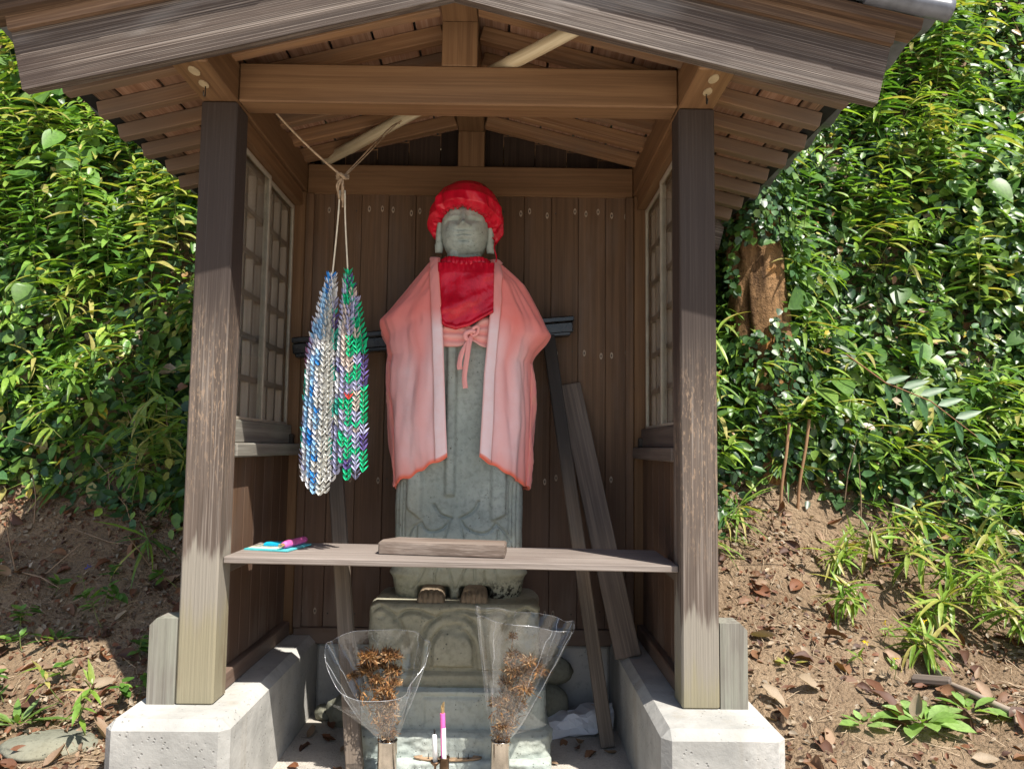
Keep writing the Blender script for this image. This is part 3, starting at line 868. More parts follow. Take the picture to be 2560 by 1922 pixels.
ST = thing('stone_statue', 'weathered grey green stone figure with long ears standing on the pedestal', 'statue', (-0.012, 0.69, 0.56))
CX, CY = -0.012, 0.695
pz = [0.555, 0.575, 0.60, 0.651, 0.70, 0.766, 0.925, 1.0, 1.3, 1.6, 1.8, 1.88, 1.93, 1.955, 1.975, 2.02]
pW = [0.255, 0.262, 0.266, 0.274, 0.266, 0.262, 0.266, 0.262, 0.235, 0.215, 0.165, 0.130, 0.095, 0.078, 0.072, 0.070]
pD = [0.118, 0.125, 0.128, 0.130, 0.127, 0.124, 0.124, 0.122, 0.112, 0.108, 0.095, 0.082, 0.072, 0.068, 0.066, 0.064]
def body_disp(x, y, z, fr):
    m = np.clip((fr - 0.25) * 2.2, 0, 1)
    q = 0.004 * vnoise(x, y, z, 6) + 0.0015 * vnoise(x, y, z, 30)
    G_ = np.zeros_like(x)
    def gr(p, w=0.0045, d=0.007, sm=True):
        nonlocal G_
        G_ = np.maximum(G_, groove(x, z, p, w * 1.0, d * 1.3, sm))
    gr([(-0.112, 0.932), (-0.095, 0.908), (-0.079, 0.891), (-0.041, 0.878)], 0.006, 0.011)
    gr([(-0.041, 0.878), (-0.060, 0.850), (-0.085, 0.832), (-0.115, 0.825), (-0.143, 0.836), (-0.160, 0.862)], 0.005, 0.009)
    gr([(0.070, 0.945), (0.058, 0.918), (0.034, 0.897), (-0.004, 0.879)], 0.006, 0.011)
    gr([(-0.004, 0.879), (0.014, 0.850), (0.048, 0.828), (0.092, 0.820), (0.122, 0.833), (0.143, 0.860)], 0.005, 0.009)
    gr([(-0.041, 0.878), (-0.052, 0.84), (-0.062, 0.800), (-0.07, 0.74)], 0.004, 0.007)
    gr([(-0.005, 0.879), (0.002, 0.84), (0.010, 0.800), (0.022, 0.74)], 0.004, 0.007)
    gr([(-0.11, 0.825), (-0.118, 0.78), (-0.135, 0.73)], 0.004, 0.005)
    gr([(0.06, 0.826), (0.075, 0.78), (0.085, 0.73)], 0.004, 0.005)
    for p in ([(-0.19, 0.600), (-0.165, 0.635), (-0.138, 0.69)], [(-0.021, 0.600), (-0.033, 0.64), (-0.052, 0.70)], [(-0.013, 0.600), (0.004, 0.64), (0.028, 0.70)],
              [(0.151, 0.602), (0.148, 0.65), (0.135, 0.70)], [(0.056, 0.625), (0.06, 0.66), (0.052, 0.70)], [(-0.1, 0.63), (-0.10, 0.66), (-0.085, 0.70)], [(0.10, 0.63), (0.095, 0.67)]):
        gr(p, 0.0045, 0.007)
    for xx in (-0.259, -0.243, -0.231, 0.196, 0.210, 0.228):
        gr([(xx, 0.70), (xx, 1.02)], 0.0035, 0.006, False)
    gr([(-0.180, 0.70), (-0.180, 0.848)], 0.005, 0.008, False)
    gr([(0.150, 0.70), (0.152, 0.83)], 0.005, 0.008, False)
    gr([(0.143, 0.86), (0.178, 0.825), (0.205, 0.79)], 0.005, 0.008)
    gr([(-0.160, 0.862), (-0.195, 0.838), (-0.215, 0.80)], 0.005, 0.008)
    R = np.zeros_like(x)
    def soft(e, w=0.003):
        return 1 / (1 + np.exp(-e / w))
    # hanging stole ends at both sides, cut to a point
    R += 0.020 * soft(x + 0.218) * soft(-0.160 - x) * soft(z - (0.876 + np.abs(x + 0.163) * 0.75))
    R += 0.020 * soft(x - 0.120) * soft(0.178 - x) * soft(z - (0.872 + np.abs(x - 0.128) * 0.45))
    # ribbon hanging left of centre
    R += 0.020 * soft(x + 0.066) * soft(-0.028 - x) * soft(z - 0.969)
    # hollow between the falling collars
    R -= 0.028 * np.exp(-((x + 0.0) / 0.052) ** 2) * soft(z - 1.15, 0.03) * np.clip(1.75 - z, 0, 1)
    R -= 0.012 * soft(0.15 - np.abs(x + 0.018), 0.012) * soft(z - 0.87, 0.02) * soft(1.05 - z, 0.03)
    # openings over the feet
    for a_, b_ in ((-0.168, -0.045), (0.002, 0.124)):
        R -= 0.075 * soft(x - a_, 0.004) * soft(b_ - x, 0.004) * soft(0.606 - z, 0.004)
    lip = 0.010 * np.exp(-((z - 0.655) / 0.014) ** 2) * soft(np.abs(x + 0.013) - 0.19, 0.02)
    return q + m * (R - G_) + lip
zs = np.concatenate([np.linspace(0.555, 1.08, 260), np.linspace(1.085, 1.98, 120), np.linspace(1.99, 2.02, 4)])
v, f = loft(CX, CY, zs, np.interp(zs, pz, pW), np.interp(zs, pz, pD), 3.0, 420, body_disp)
gS = M_STATUE
link('robe', mesh('robe', v, f, True), M_STATUE, ST)
# head
def head_mesh():
    nu, nv = 140, 110
    c0 = np.array([-0.008, 0.690, 2.088])
    r = np.array([0.101, 0.118, 0.128])
    V = []
    for j in range(nv + 1):
        ph = math.pi * j / nv
        for i in range(nu):
            t = 2 * math.pi * i / nu
            cx_, cy_, cz_ = math.sin(ph) * math.cos(t), math.sin(ph) * math.sin(t), -math.cos(ph)
            e = 2 / 2.5
            p = np.array([math.copysign(abs(cx_) ** e, cx_), math.copysign(abs(cy_) ** e, cy_), math.copysign(abs(cz_) ** (2 / 2.3), cz_)]) * r
            V.append(p)
    V = np.array(V)
    x, y, z = V[:, 0], V[:, 1], V[:, 2]
    fr = np.clip(-y / 0.118, 0, 1) ** 1.3
    ga = lambda cx_, cz_, sx, sz, p=2: np.exp(-np.abs((x - cx_) / sx) ** p - np.abs((z - cz_) / sz) ** p)
    d = 0.0
    d = d + 0.026 * ga(0, 0.008, 0.011, 0.028) + 0.026 * ga(0, -0.008, 0.016, 0.009)          # nose
    d = d + 0.010 * ga(-0.019, -0.010, 0.010, 0.009) + 0.010 * ga(0.019, -0.010, 0.010, 0.009)  # nostril wings
    d = d + 0.012 * ga(0, 0.050, 0.012, 0.03)
    d = d + 0.010 * ga(0, -0.036, 0.026, 0.006) + 0.011 * ga(0, -0.050, 0.022, 0.007)           # lips
    d = d - 0.011 * ga(0, -0.0435, 0.028, 0.0035) - 0.004 * ga(0, -0.026, 0.005, 0.008)
    d = d - 0.006 * ga(0, -0.064, 0.022, 0.007) + 0.010 * ga(0, -0.086, 0.028, 0.016)           # chin
    d = d + 0.009 * ga(-0.05, -0.035, 0.03, 0.032) + 0.009 * ga(0.05, -0.035, 0.03, 0.032)      # cheeks
    for sx in (-1, 1):                                                                          # half closed eyes, brows
        d = d - 0.009 * ga(sx * 0.043, 0.022, 0.03, 0.012) + 0.008 * ga(sx * 0.044, 0.031, 0.024, 0.009) - 0.004 * ga(sx * 0.044, 0.0195, 0.024, 0.0032)
        d = d + 0.003 * ga(sx * 0.045, 0.058, 0.035, 0.012)
    d = d - 0.010 * ga(-0.078, 0.006, 0.009, 0.013)
    V[:, 1] -= 1.45 * d * fr
    V += c0
    nn = 0.0025 * vnoise(V[:, 0], V[:, 1], V[:, 2], 18) + 0.0012 * vnoise(V[:, 0], V[:, 1], V[:, 2], 60)
    V[:, 1] -= nn
    Fc = []
    for j in range(nv):
        for i in range(nu):
            a = j * nu + i
            b_ = j * nu + (i + 1) % nu
            Fc.append((a, b_, b_ + nu, a + nu))
    return V, Fc
v, f = head_mesh()
HEAD = link('head', mesh('head', v, f, True), M_STATUE, ST)
v, f = lathe([(0.0, -0.001), (0.007, -0.0012), (0.0088, 0.001)], 14)
v = [(p[0] * 1.0 - 0.086, 0.5955 + p[2] + 0.10 * (p[0] < -1), p[1] * 1.6 + 2.094) for p in v]
for s in (-1, 1):
    V, n_ = [], 14
    for j in range(17):
        t = j / 16
        z = 1.988 + 0.135 * t
        w = 0.010 + 0.006 * math.sin(t * math.pi) + (0.005 if t < 0.3 else 0)
        d = (0.014 + 0.016 * t) * (0.35 + 0.65 * min(1, 8 * min(t + 0.02, 1 - t + 0.05)))
        for i in range(n_):
            a = 2 * math.pi * i / n_
            V.append((-0.008 + s * (0.106 + 0.004 * (1 - t)) + w * math.cos(a), 0.672 + d * 1.1 * math.sin(a), z))
    Fc = [(j * n_ + i, j * n_ + (i + 1) % n_, (j + 1) * n_ + (i + 1) % n_, (j + 1) * n_ + i) for j in range(16) for i in range(n_)]
    Fc += [tuple(range(n_ - 1, -1, -1)), tuple(16 * n_ + i for i in range(n_))]
    link('ear', mesh('ear', V, Fc, True), M_STATUE, HEAD)
# feet
M_FOOT = m_stone('brown stone foot', (0.20, 0.15, 0.10), (0.28, 0.215, 0.15), (0.23, 0.18, 0.12), moss=0.4)
for cxf in (-0.108, 0.061):
    nxf, nyf = 45, 26
    V = []
    for top in (1, 0):
        for j in range(nyf):
            t = j / (nyf - 1)
            y = 0.478 + 0.15 * t
            for i in range(nxf):
                u = i / (nxf - 1) * 2 - 1
                w = 0.054 * (0.93 + 0.07 * math.cos(t * 2))
                toe = abs(math.sin((u * 0.5 + 0.5) * math.pi * 5)) ** 0.6
                front = max(0.0, 1 - t / 0.38)
                h = (0.040 + 0.024 * min(1, t / 0.6)) * (1 - abs(u) ** 5 * 0.55)
                h *= (1 - 0.38 * front * (1 - toe)) * (min(1, (t + 0.03) / 0.12) ** 0.5)
                yy = y + 0.006 * front * (1 - toe) + 0.008 * u * u * (1 - t)
                V.append((cxf + u * w, yy, 0.555 + (h if top else -0.004)))
    Fc = []
    n2 = nxf * nyf
    for j in range(nyf - 1):
        for i in range(nxf - 1):
            a = j * nxf + i
            Fc.append((a, a + 1, a + 1 + nxf, a + nxf))
            Fc.append((n2 + a + nxf, n2 + a + 1 + nxf, n2 + a + 1, n2 + a))
    ring = [i for i in range(nxf)] + [j * nxf + nxf - 1 for j in range(1, nyf)] + [(nyf - 1) * nxf + i for i in range(nxf - 2, -1, -1)] + [j * nxf for j in range(nyf - 2, 0, -1)]
    for a, b_ in zip(ring, ring[1:] + ring[:1]):
        Fc.append((a, n2 + a, n2 + b_, b_))
    link('foot', mesh('foot', V, Fc, True), M_FOOT, ST)

# ------------------------------------------------------------------ clothing on the statue
def grid_faces(nr, nc, wrap=False):
    idx_ = np.arange(nr * nc).reshape(nr, nc)
    a = idx_[:-1]
    b = idx_[1:]
    if wrap:
        return np.stack([a, np.roll(a, -1, 1), np.roll(b, -1, 1), b], -1).reshape(-1, 4).tolist()
    return np.stack([a[:, :-1], a[:, 1:], b[:, 1:], b[:, :-1]], -1).reshape(-1, 4).tolist()
def solid(o, t, off=0.0):
    m = o.modifiers.new('thickness', 'SOLIDIFY')
    m.thickness = t
    m.offset = off
    return o
wl_z, wl = [0.98, 0.989, 1.097, 1.229, 1.382, 1.497, 1.546, 1.594, 1.695, 1.769, 1.888, 1.95, 1.978, 1.99], [0.274, 0.274, 0.291, 0.302, 0.313, 0.311, 0.302, 0.322, 0.345, 0.290, 0.194, 0.135, 0.112, 0.10]
wr_z, wr = [0.98, 0.986, 1.103, 1.294, 1.524, 1.583, 1.641, 1.748, 1.855, 1.930, 1.968, 1.99], [0.280, 0.280, 0.288, 0.294, 0.294, 0.324, 0.360, 0.315, 0.252, 0.165, 0.118, 0.10]
cd_z, cd = [0.98, 1.1, 1.4, 1.6, 1.75, 1.88, 1.95, 1.99], [0.165, 0.165, 0.160, 0.150, 0.140, 0.120, 0.100, 0.09]
il = lambda z: np.interp(z, [1.124, 1.285, 1.469, 1.618, 1.768, 1.948], [-0.056, -0.066, -0.075, -0.083, -0.095, -0.108])
ir = lambda z: np.interp(z, [1.122, 1.286, 1.471, 1.602, 1.771, 1.941], [0.072, 0.079, 0.086, 0.097, 0.109, 0.107])
def coat_point(side, u, t, off=0.0):
    """u 0 at the front opening .. 1 at the middle of the back, t 0 neck .. 1 hem"""
    zt = 1.955 + 0.022 * math.sin(min(1, u * 2) * math.pi / 2)
    # hem rises toward the front opening
    hem = np.interp(u, [0, 0.09, 0.2, 0.33, 0.45, 0.6, 1], [1.123, 1.088, 1.045, 1.012, 0.99, 0.995, 1.01])
    z = zt + (hem - zt) * t
    W_ = np.interp(z, wl_z, wl) if side < 0 else np.interp(z, wr_z, wr)
    D_ = np.interp(z, cd_z, cd)
    xi = (il(z) if side < 0 else ir(z)) - CX
    p0 = math.asin(min(0.95, abs(xi) / W_))
    ph = p0 + (math.pi - p0) * u
    x = W_ * math.sin(ph)
    y = -D_ * math.copysign(abs(math.cos(ph)) ** 0.85, math.cos(ph))
    # folds: soft vertical pleats growing toward the hem, pulls toward the sleeve point
    fall = min(1, max(0, (1.75 - z) / 0.4))
    fo = 0.006 * fall * math.sin(ph * 9 + side * 1.3 + 2.5 * nz(ph * 1.5, z * 2, side)) * min(1, u * 6)
    fo += 0.012 * nz(ph * 2.2, z * 3.5, side * 7.1) * min(1, u * 5) + 0.014 * nz(ph * 7 + z * 3, z * 4.0 - ph, side * 3.3) * min(1, u * 9) + 0.003 * nz(ph * 16, z * 14, side) * min(1, u * 9)
    tip = 1.69 if side < 0 else 1.645
    pull = math.exp(-((z - tip + 0.05 - 0.35 * (0.5 - u) * (u < 0.5)) / 0.035) ** 2) * min(1, max(0, (u - 0.06) / 0.2)) * (u < 0.55)
    fo += 0.009 * pull - 0.008 * math.exp(-((z - tip + 0.12 - 0.3 * (0.5 - u) * (u < 0.5)) / 0.03) ** 2) * (0.1 < u < 0.55)
    k = 1 + (fo + off) / max(0.08, math.hypot(x, y))
    return (CX + side * x * k, CY + y * k, z + 0.004 * math.sin(ph * 23 + side) * t ** 6), z, u
def coat_color(z, u, side, t):
    pale = np.array((0.80, 0.52, 0.52))
    pink = np.array((0.76, 0.225, 0.20))
    deep = np.array((0.70, 0.12, 0.085))
    k = min(1, max(0, (1.70 - z) / 0.20 + 0.4 * nz(u * 8, z * 5, side * 3)))
    c = pink * (1 - k) + pale * k
    s_ = min(1, max(0, (u - 0.20) / 0.18)) * 0.85
    s_ = max(s_, min(1, max(0, (0.10 - abs(u - 0.125) * 1.6) / 0.10)) * 0.55 * min(1.0, max(0.3, 1.0 - (t - 0.55) * 2.0)))
    s_ = max(s_, 0.35 * min(1, max(0, (z - 1.72) / 0.12)))
    c = c * (1 - s_) + (pink * 0.5 + deep * 0.5) * s_
    e = min(1, max(0, (t - 0.972) / 0.02))
    e = max(e, 0.55 * min(1, max(0, (t - 0.90) / 0.09)) * (0.5 + 0.5 * nz(u * 20, 3.0)))
    return c * (1 - e) + np.array((0.84, 0.16, 0.09)) * e
nr, nc = 120, 90
V, Cc, Fc = [], [], []
cols_u = [(-1, u) for u in np.linspace(0, 1, nc)] + [(1, u) for u in np.linspace(1, 0, nc)][1:]
for j in range(nr):
    t = j / (nr - 1)
    for side, u in cols_u:
        p, z, _ = coat_point(side, u, t)
        V.append(p)
        Cc.append(coat_color(z, u, side, t))
COAT = o = tag(link('coat', mesh('coat', V, grid_faces(nr, len(cols_u)), True, Cc), M_COAT, ST), 'faded pink sleeveless coat with reddish edges hanging open on the statue')
solid(o, 0.006)
for side in (-1, 1):
    V, Cc = [], []
    nlr, nlc = 120, 8
    for j in range(nlr):
        t = 0.002 + 0.992 * j / (nlr - 1)
        for i in range(nlc):
            q = i / (nlc - 1)
            zz = 1.955 + (1.123 - 1.955) * t
            xi = (il(zz) if side < 0 else ir(zz)) - CX
            W_ = np.interp(zz, wl_z, wl) if side < 0 else np.interp(zz, wr_z, wr)
            wd = 0.036 + 0.012 * t
            p0 = math.asin(min(0.95, abs(xi) / W_))
            p1 = math.asin(min(0.98, (abs(xi) + wd) / W_))
            u = -0.004 + (p1 - p0) / (math.pi - p0) * q
            p, z, _ = coat_point(side, u, t, 0.009 + 0.004 * math.sin(q * math.pi))
            V.append(p)
            k = min(1, max(0, (1.74 - z) / 0.10 + 0.25 * nz(z * 9, q, side)))
            c = np.array((0.72, 0.27, 0.25)) * (1 - k) + np.array((0.80, 0.62, 0.63)) * k
            ed = (q < 0.08) * 0.35 + (q > 0.93) * 0.5 + (t > 0.985) * 0.9
            Cc.append(c * (1 - min(1, ed)) + np.array((0.82, 0.20, 0.13)) * min(1, ed))
    o = link('lapel', mesh('lapel', V, grid_faces(nlr, nlc), True, Cc), M_COAT, COAT)
    solid(o, 0.007)
# side binding strips below the sleeves
for side in (-1, 1):
    V, Cc = [], []
    for j in range(90):
        t = 0.47 + 0.527 * j / 89
        for i in range(6):
            p, z, _ = coat_point(side, 0.375 + 0.055 * i / 5 + 0.01 * nz(t * 9, side), t, (0.002 + 0.004 * math.sin(i / 5 * math.pi) + 0.003 * nz(t * 40, i, side)) * min(1, j / 12))
            V.append(p)
            Cc.append((0.76, 0.27 + 0.08 * nz(t * 20, i), 0.24))
    o = link('side_binding', mesh('side_binding', V, grid_faces(90, 6), True, Cc), M_COAT, COAT)
    solid(o, 0.006)

# sash with bow
V, Cc = [], []
nrs, ncs = 26, 80
for j in range(nrs):
    for i in range(ncs):
        ph = -1.15 + 2.3 * i / (ncs - 1)
        x = 0.252 * math.sin(ph)
        q = j / (nrs - 1)
        z = 1.573 + 0.115 * q + 0.10 * x * (q - 0.1)
        pinch = math.exp(-((x - 0.045) / 0.03) ** 2)
        z = z * (1 - 0.5 * pinch) + 1.62 * 0.5 * pinch
        y = CY - 0.138 * math.cos(ph) - 0.004 * math.sin(q * 22 + x * 14) - 0.006 * nz(x * 12, z * 30)
        V.append((CX + x, y, z))
        d = 0.5 + 0.5 * math.sin(q * 22 + x * 14)
        Cc.append((0.78, 0.30 + 0.10 * d, 0.27 + 0.09 * d))
SASH = o = tag(link('sash', mesh('sash', V, grid_faces(nrs, ncs), True, Cc), M_COAT, ST), 'pink cloth sash tied in a small bow below the red bib')
solid(o, 0.005)
def ribbon(name, pts, w0, w1, par, col, tw=0.3, m=M_COAT):
    P = spline(pts, 7)
    V, Cc = [], []
    for i, p in enumerate(P):
        t = i / (len(P) - 1)
        tan = (P[min(i + 1, len(P) - 1)] - P[max(i - 1, 0)]).normalized()
        sd = tan.cross(Vector((0.0, -1, 0.15))).normalized()
        sd = (sd + Vector((0, -1, 0)) * tw * math.sin(t * 7)).normalized()
        w = w0 + (w1 - w0) * t
        nn = sd.cross(tan)
        for q in (-1, -0.5, 0, 0.5, 1):
            V.append(p + sd * w * q + nn * 0.0035 * (1 - q * q))
            Cc.append(np.array(col) * (0.85 + 0.3 * abs(q)))
    o = link(name, mesh(name, V, grid_faces(len(P), 5), True, Cc), m, par)
    return solid(o, 0.003)
pk = (0.80, 0.36, 0.34)
ribbon('tail', [(0.034, 0.542, 1.618), (0.018, 0.532, 1.585), (-0.004, 0.534, 1.545), (-0.014, 0.538, 1.500), (-0.011, 0.541, 1.478)], 0.008, 0.011, SASH, pk, 0.25)
ribbon('tail', [(0.030, 0.542, 1.615), (0.024, 0.527, 1.58), (0.016, 0.530, 1.52), (0.008, 0.536, 1.46), (0.008, 0.540, 1.43), (0.012, 0.541, 1.402)], 0.010, 0.010, SASH, pk, 0.25)
v, f = tube(spline([(0.030, 0.545, 1.600), (0.012, 0.528, 1.602), (0.010, 0.526, 1.622), (0.034, 0.524, 1.633), (0.048, 0.528, 1.628)], 5), [0.007, 0.008, 0.009, 0.009, 0.009, 0.010, 0.010, 0.010, 0.011, 0.011, 0.011, 0.011, 0.010, 0.010, 0.009, 0.009, 0.009, 0.009, 0.008, 0.008, 0.007], 9)
o = link('knot', mesh('knot', v, f, True, [pk] * len(v)), M_COAT, SASH)
v, f = tube(spline([(0.030, 0.540, 1.618), (0.044, 0.522, 1.646), (0.060, 0.528, 1.650), (0.058, 0.535, 1.628), (0.036, 0.535, 1.612)], 5), 0.0065, 8)
link('bow_loop', mesh('bow_loop', v, f, True, [pk] * len(v)), M_COAT, SASH)

# bib
V = []
nrb, ncb = 90, 70
for j in range(nrb):
    q = j / (nrb - 1)
    for i in range(ncb):
        r = i / (ncb - 1)
        xt = -0.112 + 0.232 * r
        xb = -0.086 + 0.206 * r
        x = xt + (xb - xt) * q ** 1.5
        zb_ = np.interp(x, [-0.09, -0.074, -0.032, 0.023, 0.078, 0.101, 0.13], [1.666, 1.651, 1.640, 1.655, 1.688, 1.703, 1.72])
        z = 1.928 + (zb_ - 1.928) * q
        y = np.interp(z, [1.64, 1.75, 1.88, 1.93], [0.538, 0.540, 0.562, 0.580]) + 0.9 * (x - 0.01) ** 2
        e1 = nz(x * 4 + z * 3, (z * 13 - x * 7), 1.7)
        e2 = nz(x * 26 + 2, z * 5, 4.7)
        e3 = nz(x * 12 + z * 10, z * 34 - x * 20, 8.1)
        low = min(1, max(0, (q - 0.45) / 0.4))
        y -= 0.012 * e1 * min(1, q * 4) + 0.007 * e2 * (1 - 0.4 * q) * min(1, q * 5) + 0.006 * e3 * low
        y -= 0.004 * math.sin(r * 60 + 2 * nz(x * 20, 0)) * max(0, 1 - q * 7)
        y -= 0.008 * math.exp(-((q - 0.97) / 0.03) ** 2)
        V.append((x, y, z))
BIB = o = tag(link('bib', mesh('bib', V, grid_faces(nrb, ncb), True), M_SATIN, ST), 'shiny red satin bib with gathered neckband')
solid(o, 0.004)
V = []
nrb, ncb = 12, 200
for j in range(nrb):
    q = j / (nrb - 1)
    for i in range(ncb):
        a = 2 * math.pi * i / ncb
        pl = 0.0035 * math.sin(a * 37 + 3 * nz(math.cos(a) * 3, math.sin(a) * 3)) * (1 - q * 0.3)
        r_ = 1.0 + 0.03 * math.sin(q * math.pi) - 0.06 * q
        V.append((-0.004 + (0.119 * r_ + pl) * math.cos(a), 0.682 + (0.106 * r_ + pl) * math.sin(a), 1.920 + 0.032 * q + 0.004 * math.sin(a * 5) - 0.006 * math.cos(2 * a) * 0))
o = link('neckband', mesh('neckband', V, grid_faces(nrb, ncb, True), True), M_SATIN, BIB)
solid(o, 0.005)

# cap
V = []
nrc, ncc = 90, 260
tt = [0, 0.05, 0.12, 0.25, 0.42, 0.6, 0.75, 0.88, 1.0]
rr = [0.95, 1.0, 1.20, 1.38, 1.37, 1.12, 0.78, 0.36, 0.0]
hh = [0.0, -0.03, -0.02, 0.12, 0.38, 0.64, 0.82, 0.94, 1.0]
for j in range(nrc):
    t = j / (nrc - 1)
    for i in range(ncc):
        a = 2 * math.pi * i / ncc          # 0 = +x, 270 deg = front
        fx_, fy_ = math.cos(a), math.sin(a)
        front = max(0.0, -fy_)
        zr = 2.058 + 0.102 * front ** 0.62 - 0.012 * max(0, fx_) + 0.010 * max(0, -fx_)
        kr = np.interp(t, tt, rr)
        kh = np.interp(t, tt, hh)
        gath = math.sin(a * 30 + 5.0 * nz(fx_ * 2.0, fy_ * 2.0, 0.3)) + 0.5 * math.sin(a * 47 + 3)
        env = math.exp(-((t - 0.07) / 0.10) ** 2)
        env2 = math.exp(-((t - 0.30) / 0.20) ** 2)
        fold = nz(fx_ * 2.2, fy_ * 2.2, t * 1.2 + 4)
        big = math.sin(a * 11 + 6 * nz(fx_ * 1.5, fy_ * 1.5, t * 0.9 + 2) + 1.0)
        k = kr * (1 + 0.038 * gath * env + 0.055 * big * env2 + 0.09 * fold * (1 - t ** 2))
        x = -0.008 + 0.112 * k * fx_ + 0.018 * t
        y = 0.690 + 0.124 * k * fy_ * (0.97 if fy_ < 0 else 1.0)
        z = zr + (2.306 - zr) * kh + 0.006 * gath * env * 0.6
        V.append((x, y, z))
CAP = o = tag(link('cap', mesh('cap', V, grid_faces(nrc, ncc, True), True), M_SATIN, ST), 'puffy red satin bonnet pulled over the forehead')
solid(o, 0.003)
v, f = tube(spline([(0.108, 0.66, 2.06), (0.121, 0.635, 2.03), (0.118, 0.62, 2.0), (0.128, 0.615, 1.965), (0.127, 0.60, 1.935)], 6), 0.0028, 6)
link('tie_string', mesh('tie_string', v, f, True), M_SATIN, CAP)
# ------------------------------------------------------------------ things kept in and around the shelter
# bamboo pole lying across the two tie beams
def bamboo_pole():
    a, b = Vector((-0.69, 0.985, 2.500)), Vector((0.418, -0.245, 2.507))
    pts, rad = [], []
    n = 60
    for i in range(n + 1):
        t = i / n
        pts.append((t - 0.5, 0.004 * math.sin(t * 9), 0.003 * math.sin(t * 5)))
        node = min(abs(t - q) for q in (0.13, 0.31, 0.47, 0.62, 0.78, 0.96))
        rad.append(0.0265 + (0.0022 if node < 0.006 else 0) - 0.003 * t)
    mw, l = frame(a, b)
    v, f = tube([(p[0] * l, p[1], p[2]) for p in pts], rad, 14)
    return link('bamboo_pole', mesh('bamboo_pole', v, f, True), M_BAMBOO, None, mw)
tag(bamboo_pole(), 'pale dry bamboo pole lying across the beams under the roof', 'pole')

# old black lacquered frame leaning behind the statue
FR = thing('lacquered_frame', 'old black lacquered lintel on two long legs leaning behind the statue', 'frame', (0.0, 0.6, 0.0))
member('lintel', (-0.764, 0.825, 1.585), (0.472, 0.885, 1.708), 0.05, 0.05, M_BLACK, FR, b=0.006)
member('lintel_cap', (-0.766, 0.822, 1.621), (0.474, 0.882, 1.744), 0.075, 0.026, M_BLACK, FR, b=0.006)
member('lintel_foot', (-0.750, 0.828, 1.555), (0.460, 0.888, 1.678), 0.062, 0.018, M_BLACK, FR, b=0.005)
def leg_mat():
    def up(g, c):
        x = g.sep(g.obj(False))[0]
        n = g.noise(g.map(g.obj(), (2, 12, 12)), 1.0, 4, 0.6)
        return g.mix(g.rng(g.math('ADD', x, g.math('MULTIPLY', n, 0.5)), 0.05, 0.75, 0, 0.92), c, (0.02, 0.018, 0.017))
    return wood('half lacquered leg', (0.10, 0.078, 0.06), (0.18, 0.145, 0.115), (0.30, 0.25, 0.20), line=0.3, patch=(0.30, 0.19, 0.10), patch_amt=0.25, bump=0.4, spread=0.05, extra=up)
M_LEG = leg_mat()
member('leg', (-0.336, 0.245, 0.0), (-0.606, 0.81, 1.553), 0.040, 0.058, M_LEG, FR, up=(1, 0, 0.15), b=0.004)
member('leg', (0.592, 0.56, 0.0), (0.362, 0.862, 1.665), 0.034, 0.056, M_LEG, FR, up=(1, 0, 0.15), b=0.004)
tag(member('leaning_plank', (0.682, 0.62, 0.329), (0.462, 0.944, 1.455), 0.018, 0.105, M_LEAN, None, up=(1, 0, 0.2), b=0.003), 'wide brown weathered plank leaning on the back wall beside the black frame', 'plank')

# wooden block and packet on the shelf
def shelf_z(x):
    return 0.795 - 0.016 / 1.514 * (x + 0.757)
vb = [(-0.264, 0.160), (0.178, 0.118), (0.185, 0.272), (-0.215, 0.318), (-0.262, 0.235)]
mw = Matrix.Translation((-0.04, 0.2, shelf_z(-0.04)))
V = [(x + 0.04, y - 0.2, z - 0.0106 * (x + 0.04)) for z in (0.0, 0.044) for x, y in vb]
n = 5
Fc = [tuple(range(n - 1, -1, -1)), tuple(range(n, 2 * n))] + [(i, (i + 1) % n, n + (i + 1) % n, n + i) for i in range(n)]
bm = bmesh.new()
bm.from_mesh(mesh('tmp', V, Fc))
bmesh.ops.bevel(bm, geom=bm.edges[:], offset=0.004, segments=2, affect='EDGES')
me = bpy.data.meshes.new('wooden_block')
bm.to_mesh(me)
bm.free()
tag(link('wooden_block', me, M_BLOCK, None, mw), 'thick brown wooden block lying in the middle of the shelf', 'block')
PK = thing('incense_packet', 'flat teal packet with a pink incense bundle lying on the shelf end', 'packet', (-0.66, 0.29, shelf_z(-0.66)))
zk = shelf_z(-0.66) + 0.001
def quad_slab(name, pts, z0, z1, m, par):
    k = len(pts)
    V = [(x, y, z0) for x, y in pts] + [(x, y, z1) for x, y in pts]
    Fc = [tuple(range(k - 1, -1, -1)), tuple(range(k, 2 * k))] + [(i, (i + 1) % k, k + (i + 1) % k, k + i) for i in range(k)]
    return link(name, mesh(name, V, Fc), m, par)
card = quad_slab('card', [(-0.745, 0.205), (-0.580, 0.165), (-0.545, 0.36), (-0.715, 0.385)], zk, zk + 0.005, M_TEAL, PK)
quad_slab('print', [(-0.700, 0.285), (-0.640, 0.272), (-0.620, 0.345), (-0.672, 0.360), (-0.705, 0.335)], zk + 0.0055, zk + 0.013, M_CYAN, card)
quad_slab('print', [(-0.715, 0.215), (-0.628, 0.195), (-0.620, 0.235), (-0.700, 0.258)], zk + 0.0055, zk + 0.0075, M_CREAM, card)
quad_slab('print', [(-0.735, 0.225), (-0.718, 0.222), (-0.695, 0.36), (-0.710, 0.362)], zk + 0.0055, zk + 0.007, M_CREAM, card)
v, f = tube([(-0.603, 0.200, zk + 0.019), (-0.600, 0.215, zk + 0.019), (-0.572, 0.35, zk + 0.020), (-0.568, 0.365, zk + 0.02)], [0.011, 0.013, 0.013, 0.009], 12)
roll = link('incense_roll', mesh('incense_roll', v, f, True), M_PINK, PK)
